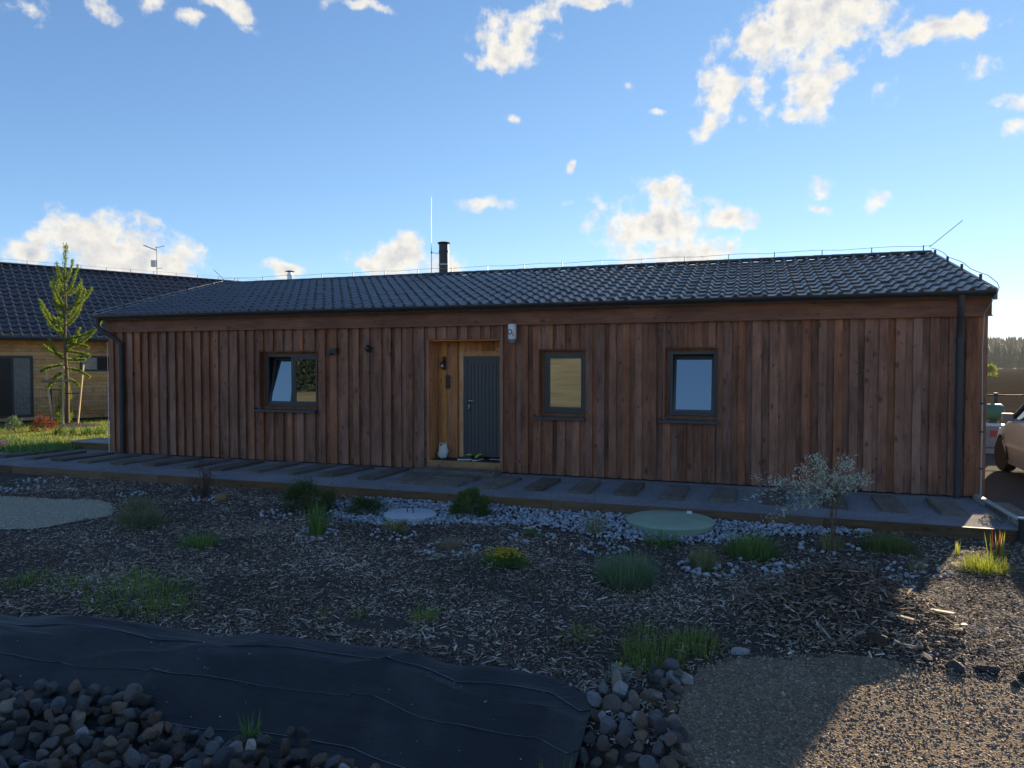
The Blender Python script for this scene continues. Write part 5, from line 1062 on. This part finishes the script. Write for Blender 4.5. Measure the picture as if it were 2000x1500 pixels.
for z0, azm, ln, rise, tip in ((2.75, 10, 1.35, .75, .28), (2.9, 20, .75, -.15, 0), (2.6, 15, .75, -.25, .1), (2.45, 185, .95, .25, .1), (2.1, 190, .9, .0, -.2), (2.0, 0, .8, -.2, -.1), (1.85, 170, .7, -.35, -.1), (1.9, 210, .6, -.5, -.1), (3.2, 175, .8, .75, .2), (3.35, 200, .55, .55, .1), (3.5, 8, .75, 1.0, .25), (3.6, 175, .85, .55, .25), (3.9, 5, .55, 1.0, .2), (4.0, 180, .45, .9, .1), (4.1, 30, .8, .55, .2), (3.05, 350, 1.0, .15, .12), (4.6, 170, .35, .75, .2), (4.7, 10, .40, .75, .2), (5.0, 190, .25, .6, .1), (5.1, 0, .25, .6, .1), (1.6, 330, .45, -.2, 0), (2.3, 340, .9, -.05, .05), (1.75, 120, .5, -.3, 0)):
    larch_branch(z0, R(azm + rng.normal(0, 14)) + YAW * math.pi / 180, ln, rise, tip)
for i in range(12):
    larch_branch(rng.uniform(2.0, 4.9), rng.uniform(0, 6.28), rng.uniform(.25, .6), rng.uniform(.2, .9), rng.uniform(0, .3))
for z in np.linspace(1.6, 6.3, 120):
    for _ in range(7 + int(max(0, z - 5.2) * 16)):
        NP.append(tpos(z) + rng.normal(0, .02 + .015 * (z > 5.3), 3)); ND.append(np.array([0, 0, .7]) + rng.normal(0, .7, 3))
NP = np.array(NP); ND = np.array(ND); n = len(NP); L = rng.uniform(.045, .105, n); v, f, t_ = leaves_np(NP, ND, L, np.full(n, .023), rng.beta(1.8, 1.5, n)); bm_.build('branches', M['bark'], la); link('crown', np_mesh('crown', v, f, M['larch'], t_), la)
sf = empty('tree_stakes', (-22.98, 5.32, 0.03)); tag(sf, 'pale wooden stakes with cross rail supporting the larch', 'tree stakes')
for (xa, ya, xb, yb, h_) in ((-.58, -.1, -.80, -.15, 2.05), (.16, -.30, .24, -.32, 2.1), (.30, .15, .50, .25, 2.15), (-.42, .3, -.60, .4, 2.5)):
    MB().tube([(xa, ya, 0), (xb, yb, h_)], .034, 9).build('stake', M['stake'], sf, True)
MB().tube([(-.92, -.2, 1.56), (.55, -.30, 1.60)], .05, 8).build('rail', M['old_rail'], sf, True)
MB().tube([(-.72, -.16, 1.27), (0.0, -.05, 1.25)], .018, 6).build('tie', M['black_plastic'], sf); MB().tube([(0, -.07, 1.13), (.42, .15, 1.13)], .018, 6).build('tie', M['black_plastic'], sf)
bush(-23.55, 5.7, .55, .5, 1.75, 900, .075, 'larch', 'slim light green shrub growing between the larch stakes', clumps=46, upw=.8, wl=.25, spread=.1, z=0)
# terrace deck and bin bag at the house end
dk = empty('terrace_deck', (-15.9, 0.75, 0)); tag(dk, 'low timber deck with pale top at the end of the house', 'deck')
MB().box(-.95, .86, -.32, -.29, 0, .16).build('deck_face', M['edging'], dk)
for i in range(6): MB().cbox(-.97, .86, -.33 + i * .145, -.19 + i * .145, .161, .19, .004).build('deck_board', M['edging_grey'], dk)
Vb = ico(3)[0] * np.array([.27, .27, .36]); Vb[:, 2] += .30; Vb += .016 * np.sin(Vb[:, [1, 2, 0]] * 26); Vb[:, 2] = np.maximum(Vb[:, 2], 0)
o = blob('bin_bag', Vb, Fb, M['black_plastic'], None, (-15.45, .98, .191)); tag(o, 'rounded black sack standing on the deck at the house corner', 'sack')

# neighbour's house: its own frame, x along the facade, y into the house
ND_ = np.array([.48, .877]); NANG = math.atan2(.877, .48)
nb_ = empty('neighbour_house', (-25.2, 6.45, 0), NANG); tag(nb_, 'house with pale larch boards and steep black tiled roof behind the larch', 'house')
NL0, NL1, NDP = -9.0, 10.6, 9.2
MB().box(NL0, NL1, 0.03, NDP, 0, 3.2).build('wall', M['membrane'], nb_)
for i in range(22):
    MB().box(NL0 + .01, NL1 - .01, 0.0, 0.028, .10 + i * .142, .10 + i * .142 + .135).build('wall_board', M['neigh_wood'], nb_, loc=(0, rng.normal(0, .003), 0))
MB().box(NL0, NL1, -.02, .029, 0, .097).build('plinth', M['membrane'], nb_)
MB().box(NL0 - .1, NL1 + .1, -.40, -.36, 3.12, 3.28).build('fascia_board', M['neigh_wood'], nb_)
MB().box(NL0 - .1, NL1 + .1, -.359, .02, 3.13, 3.16).build('soffit_board', M['neigh_wood'], nb_)
ney, nez, nry, nrz = -.48, 3.17, 4.6, 6.38; nsl = math.atan2(nrz - nez, nry - ney); nlen = math.hypot(nrz - nez, nry - ney)
P = [(ney, nez), (nry, nrz), (2 * nry - ney, nez), (2 * nry - ney, nez - .1), (nry, nrz - .12), (ney, nez - .08)]
nr = MB().add([(NL0 - .3, y, z - .03) for y, z in P] + [(NL1 + .3, y, z - .03) for y, z in P], [(0, 1, 2, 3, 4, 5)[::-1], (6, 7, 8, 9, 10, 11)] + [(i, (i + 1) % 6, (i + 1) % 6 + 6, i + 6) for i in range(6)]).build('roof', M['roofdeck'], nb_)
gb = MB()
for xx in (NL0, NL1): gb.add([(xx, .03, 3.1), (xx, NDP, 3.1), (xx, nry, nrz - .15)], [(0, 1, 2)])
gb.build('gable_wall', M['neigh_wood'], nb_)
parent_world = Matrix.Translation((-25.2, 6.45, 0)) @ Matrix.Rotation(NANG, 4, 'Z')
tile_roof(nr, (0, 0, 0), NL0 - .3, NL1 + .3, ney - .02, nez + .0, nsl, nlen, 17, 0.30, M['neigh_tile'])
for i in range(50): link('ridge_cap', capm, nr, (NL0 - .3 + i * .404, nry, nrz + .03))
MB().tube([(NL0 - .3 + i * 1.0, nry, nrz + .2 + .015 * (i % 2)) for i in range(21)], .005, 5).build('lightning_wire', M['zinc'], nr)
for i in range(20): MB().box(NL0 + i * 1.0 - .01, NL0 + i * 1.0 + .01, nry - .01, nry + .01, nrz + .05, nrz + .21).build('wire_clip', M['zinc'], nr)
for i, xx in enumerate((-1.4, .95, 3.2, 5.7)):
    MB().tube([(xx, nry - 1.15, nrz - .62), (xx, nry - 1.22, nrz - .48), (xx, nry - 1.1, nrz - .40)], .03, 6).build('snow_hook', M['metal_dark'], nr)
MB().tube([(NL0 - .3, ney - .05, nez - .02), (NL1 + .3, ney - .05, nez - .02)], .07, 8).build('gutter', M['metal_dark'], nb_, True)
nw = MB().box(.98, 2.35, -.035, -.003, 1.92, 2.52).build('window', M['frame'], nb_)
MB().box(1.06, 1.55, -.042, -.0355, 1.99, 2.45).build('pane', simple('pale_blind', (.30, .28, .24), .5), nw); MB().box(1.60, 2.28, -.042, -.0355, 1.99, 2.45).build('pane', M['glass'], nw)  # first pane in a pale warm grey, second in window glass
nd_ = MB().box(-2.6, -.55, -.035, -.003, .22, 2.50).build('door', M['frame'], nb_)
MB().box(-1.15, -.65, -.042, -.0355, .32, 2.42).build('pane', simple('grey_blind', (.16, .16, .155), .5), nd_); MB().box(-2.5, -1.22, -.042, -.0355, .30, 2.42).build('door_leaf', M['flue_black'], nd_)
MB().box(-1.72, -1.64, -.09, -.043, 1.15, 1.5).build('handle', M['steel'], nd_)
an = empty('roof_antenna', tuple(parent_world @ Vector((5.15, nry, nrz + .02)))); tag(an, 'thin aerial mast with yagi and small box on the black tiled roof', 'antenna'); an.rotation_euler = (0, 0, R(18))
MB().tube([(0, 0, -.1), (0, 0, 1.38)], .022, 8).build('mast', M['zinc'], an); MB().tube([(-.58, -.1, 1.42), (0.02, 0, 1.18)], .03, 6).build('yagi', M['white_plastic'], an); MB().tube([(-.1, 0, 1.30), (.34, .1, 1.42)], .014, 6).build('arm', M['zinc'], an)
MB().cbox(-.26, -.02, -.08, .08, .42, .72, .01).build('receiver_box', M['white_plastic'], an); MB().tube([(-.05, 0, .33), (.3, 0, .36)], .012, 5).build('arm', M['zinc'], an)
# wire fence in front of the neighbour's wall
fe = empty('wire_fence', (-25.2, 6.45, 0), NANG); tag(fe, 'dark welded wire fence with posts between the lawn and the neighbouring house', 'fence')
for i in range(6): MB().box(-7.6 + i * 2.5 - .03, -7.6 + i * 2.5 + .03, -.63, -.57, 0, 1.36).build('post', M['metal_dark'], fe)
for i in range(5):
    w = MB(); x0 = -7.6 + i * 2.5
    for k_ in range(24): w.box(x0 + .05 + k_ * .1 - .0025, x0 + .05 + k_ * .1 + .0025, -.603, -.598, .04, 1.30)
    for k_ in range(8): w.box(x0 + .03, x0 + 2.47, -.608, -.6031, .05 + k_ * .177 - .003, .05 + k_ * .177 + .003)
    w.build('wire_panel', M['metal_dark'], fe)
tuft(-23.3, 8.4, 130, .8, .5, .03, 'green', 'tall leafy plant against the fence at the house corner', 'plant', name='leafy_plant', z=0)

# ------------------------------------------------------------------ yard on the sunny end: car, fence, odds and ends
car = empty('parked_car', (5.78, 2.35, -0.02), R(88)); car.scale = (1, 1, 1.1); tag(car, 'pale grey estate car parked at the picture edge beyond the house', 'car')
# car frame: +x forwards, +y its left side
cs_ = [(2.22, .30, .52, .62), (2.15, .22, .70, .78), (1.9, .20, .80, .86), (1.2, .18, .98, .90), (.95, .18, 1.02, .90), (0.0, .18, 1.02, .91), (-1.2, .18, 1.02, .91), (-1.9, .20, 1.0, .88), (-2.2, .26, .92, .80), (-2.26, .34, .80, .70)]
V, F = [], []
for (xx, zb, zt, hw) in cs_: V += [(xx, -hw * .94, zb), (xx, -hw, (zb + zt) / 2), (xx, -hw * .95, zt - .06), (xx, -hw * .86, zt), (xx, hw * .86, zt), (xx, hw * .95, zt - .06), (xx, hw, (zb + zt) / 2), (xx, hw * .94, zb)]
for i in range(len(cs_) - 1): F += [(i * 8 + k_, i * 8 + (k_ + 1) % 8, (i + 1) * 8 + (k_ + 1) % 8, (i + 1) * 8 + k_) for k_ in range(8)]
F += [tuple(range(8)), tuple(range((len(cs_) - 1) * 8, len(cs_) * 8))[::-1]]
MB().add(V, F).build('body', M['car_paint'], car, True)
cb = [(1.08, .78, 1.0), (.25, .64, 1.46), (-.3, .66, 1.50), (-1.3, .65, 1.48), (-2.0, .62, 1.36), (-2.2, .74, 1.0)]
gl = MB(); V = []
for (xx, hw, zt) in cb: V += [(xx, -.80 if zt < 1.1 else -.78, 1.0), (xx, -hw, zt), (xx, hw, zt), (xx, .80 if zt < 1.1 else .78, 1.0)]
gl.add(V, [(i * 4 + k_, i * 4 + k_ + 1, (i + 1) * 4 + k_ + 1, (i + 1) * 4 + k_) for i in range(5) for k_ in range(3)]); gl.build('windows', M['glass'], car)
rf_ = MB().add([(.30, -.62, 1.475), (.30, .62, 1.475), (-2.0, .62, 1.385), (-2.0, -.62, 1.385), (-.3, -.6, 1.53), (-.3, .6, 1.53), (-1.3, -.6, 1.51), (-1.3, .6, 1.51)], [(0, 1, 5, 4), (4, 5, 7, 6), (6, 7, 2, 3)]); rf_.build('roof', M['car_paint'], car, True)
for s_ in (-1, 1):
    for (xa, za, xb, zb) in ((1.10, 1.0, .28, 1.47), (.05, 1.0, -.05, 1.5), (-1.0, 1.0, -1.05, 1.5), (-1.75, 1.0, -1.85, 1.40)):
        MB().tube([(xa, s_ * .80, za), (xb, s_ * .655, zb)], .032, 6).build('pillar', M['black_plastic'], car)
    for xx in (1.38, -1.38):
        w = MB().lathe([(.20, -.10), (.31, -.10), (.325, -.06), (.325, .06), (.31, .10), (.20, .10)], 26).build('wheel', M['tyre'], car, True, loc=(xx, s_ * .80, .325), rot=(R(90), 0, R(8) if xx > 0 else 0))
        MB().lathe([(.002, -.085), (.06, -.095), (.195, -.08), (.20, .08), (.06, .095), (.002, .085)], 16).build('rim', M['zinc'], w, True)
        MB().tube([(xx + .37 * math.cos(a), s_ * .875, .325 + .37 * math.sin(a)) for a in np.linspace(-.2, math.pi + .2, 14)], .03, 6).build('wheel_arch', M['black_plastic'], car, True)
    MB().cbox(1.96, 2.16, s_ * .62 - .12, s_ * .62 + .12, .62, .76, .03).build('headlight', M['white_plastic'], car)
    MB().cbox(.78, .92, s_ * .93 - .09, s_ * .93 + .09, .98, 1.12, .02).build('mirror', M['car_paint'], car)
    MB().box(-1.9, 1.0, s_ * .905 - .015, s_ * .905 + .015, .52, .58).build('side_moulding', M['zinc'], car)
yf = empty('yard_fence', (5.2, 9.0, 0)); tag(yf, 'dark metal rail fence along the far side of the yard', 'fence')
for i in range(7): MB().box(i * 1.1 - .04, i * 1.1 + .04, -.04, .04, -.03, 1.42).build('post', M['metal_dark'], yf)
for z in (.35, .85, 1.36): MB().tube([(0, -.045, z), (6.6, -.045, z)], .018, 6).build('rail', M['metal_dark'], yf)
hr = empty('hose_reel', (6.02, 8.3, 0.95)); tag(hr, 'green plastic drum standing on a post by the yard fence', 'drum')
MB().lathe([(.02, -.24), (.17, -.24), (.20, -.19), (.20, .19), (.17, .24), (.02, .24)], 20).build('drum', M['green_plastic'], hr, True, rot=(0, R(90), 0)); MB().lathe([(.07, .245), (.10, .25), (.10, .27), (.02, .28)], 14).build('hub', M['zinc'], hr, True, rot=(0, R(90), 0)); MB().box(-.04, .04, -.04, .04, -.97, -.2).build('post', M['metal_dark'], hr)
tl = empty('tool_crate', (5.72, 7.5, 0.12)); tag(tl, 'grey crate with red panel on a pallet behind the house corner', 'crate')
MB().cbox(-.35, .35, -.25, .25, 0, .52, .02).build('box', M['grey_panel'], tl); MB().box(-.02, .30, -.262, -.251, .26, .42).build('panel', M['red_panel'], tl); MB().box(-.37, .37, -.27, .27, .521, .56).build('lid', M['white_plastic'], tl)
pt = empty('pallet', (5.75, 7.45, -0.02)); tag(pt, 'weathered wooden pallet under the grey crate', 'pallet')
for i in range(6): MB().cbox(-.6 + i * .21, -.42 + i * .21, -.45, .45, .10, .125, .004).build('slat', M['edging_grey'], pt)
for y_ in (-.4, 0, .4): MB().box(-.6, .63, y_ - .045, y_ + .045, 0.0, .099).build('bearer', M['edging_grey'], pt)
n = 2600; x = rng.uniform(5, 13, n); y = rng.uniform(9.6, 12.5, n); v, f, t_ = blades_np(np.stack([x, y, np.full(n, -.05)], 1), rng.uniform(0, 6.28, n), np.abs(rng.normal(.3, .3, n)), rng.uniform(.15, .65, n), np.full(n, .025), rng.random(n))
o = link('rough_grass', np_mesh('rough_grass', v, f, M['tan'], t_)); tag(o, 'dry rough grass behind the yard fence', 'grass', kind='stuff')
bush(40.5, 134, 1.9, 1.9, 2.2, 700, .26, 'yellowgreen', 'bright yellow green roadside tree at the far field edge', 'tree', 'roadside_tree', z=-.05, clumps=40)
# far wooded hill
def conifers(xs, ys, hs, zs):
    n = len(xs); k_ = 7; a = np.arange(k_) * 2 * np.pi / k_; V, T = [], []
    tiers = ((.08, .20, .46), (.32, .15, .72), (.58, .10, 1.0))
    for zb, rr, zt in tiers:
        ringv = np.stack([np.cos(a), np.sin(a)], 1)[None] * (hs * rr)[:, None, None] * rng.uniform(.75, 1.2, (n, k_, 1)); Vz = np.repeat((zs + hs * zb)[:, None], k_, 1) + rng.normal(0, .02, (n, k_)) * hs[:, None]
        base = np.concatenate([ringv + np.stack([xs, ys], 1)[:, None], Vz[:, :, None]], 2); top = np.stack([xs, ys, zs + hs * zt], 1)[:, None]
        V.append(np.concatenate([base, top], 1))
    V = np.concatenate(V, 1); F = np.array([(q * 8 + i, q * 8 + (i + 1) % k_, q * 8 + 7) for q in range(3) for i in range(k_)])
    return V.reshape(-1, 3), (F[None] + (np.arange(n) * 24)[:, None, None]).reshape(-1, 3), np.repeat(rng.beta(1.8, 2, n), 24)
n = 9000; xs = rng.uniform(-60, 520, n); ys = 412 + 340 * rng.random(n) ** 1.3; v, f, t_ = conifers(xs, ys, rng.uniform(7, 13, n), H(xs, ys))
o = link('forest', np_mesh('forest', v, f, M['conifer'], t_)); tag(o, 'dark conifer forest covering the far hill', 'forest', kind='stuff')
# spruces across the road, seen mirrored in the window
for i, (x, y, h_) in enumerate(((-27.5, -25, 8.5), (-31, -29, 9.5), (-24.8, -28, 8.0))):
    sp_ = empty('spruce_tree', (x, y, float(H(x, y)))); tag(sp_, ['spruce across the road mirrored in the two-pane window', 'tallest spruce across the road mirrored in the two-pane window', 'shortest spruce across the road mirrored in the two-pane window'][i], 'tree')
    MB().tube([(0, 0, -.2), (0, 0, h_ * .5), (0, 0, h_ * .97)], [.30, .18, .02], 9).build('trunk', M['bark'], sp_, True)
    n = 5200; zz = h_ * (.03 + .95 * rng.random(n) ** 1.3); a = rng.uniform(0, 6.28, n) ; rr = (h_ - zz) * .24 * np.sqrt(rng.random(n)) + .1
    P = np.stack([np.cos(a) * rr, np.sin(a) * rr, zz - rr * .35], 1); D = np.stack([np.cos(a), np.sin(a), np.full(n, -.35)], 1) + rng.normal(0, .3, (n, 3)); L = rng.uniform(.3, .7, n); v, f, t_ = leaves_np(P, D, L, L * .35, rng.random(n)); link('crown', np_mesh('crown', v, f, M['conifer'], t_), sp_)

# air: thin even haze over the whole place
hz = MB().box(-3700, 3700, -3700, 3700, -2.5, 75).build('haze', None); hz['kind'] = 'stuff'; hz['label'] = 'thin evening haze in the air over the fields'
hm_ = bpy.data.materials.new('haze_air'); hm_.use_nodes = True; t = hm_.node_tree; t.nodes.clear()
ho = nd(t, 'ShaderNodeOutputMaterial'); hv_ = nd(t, 'ShaderNodeVolumePrincipled'); hv_.inputs['Color'].default_value = (0.86, 0.90, 0.95, 1); hv_.inputs['Density'].default_value = 0.00011; hv_.inputs['Anisotropy'].default_value = 0.35
t.links.new(hv_.outputs[0], ho.inputs['Volume']); hz.data.materials.append(hm_)
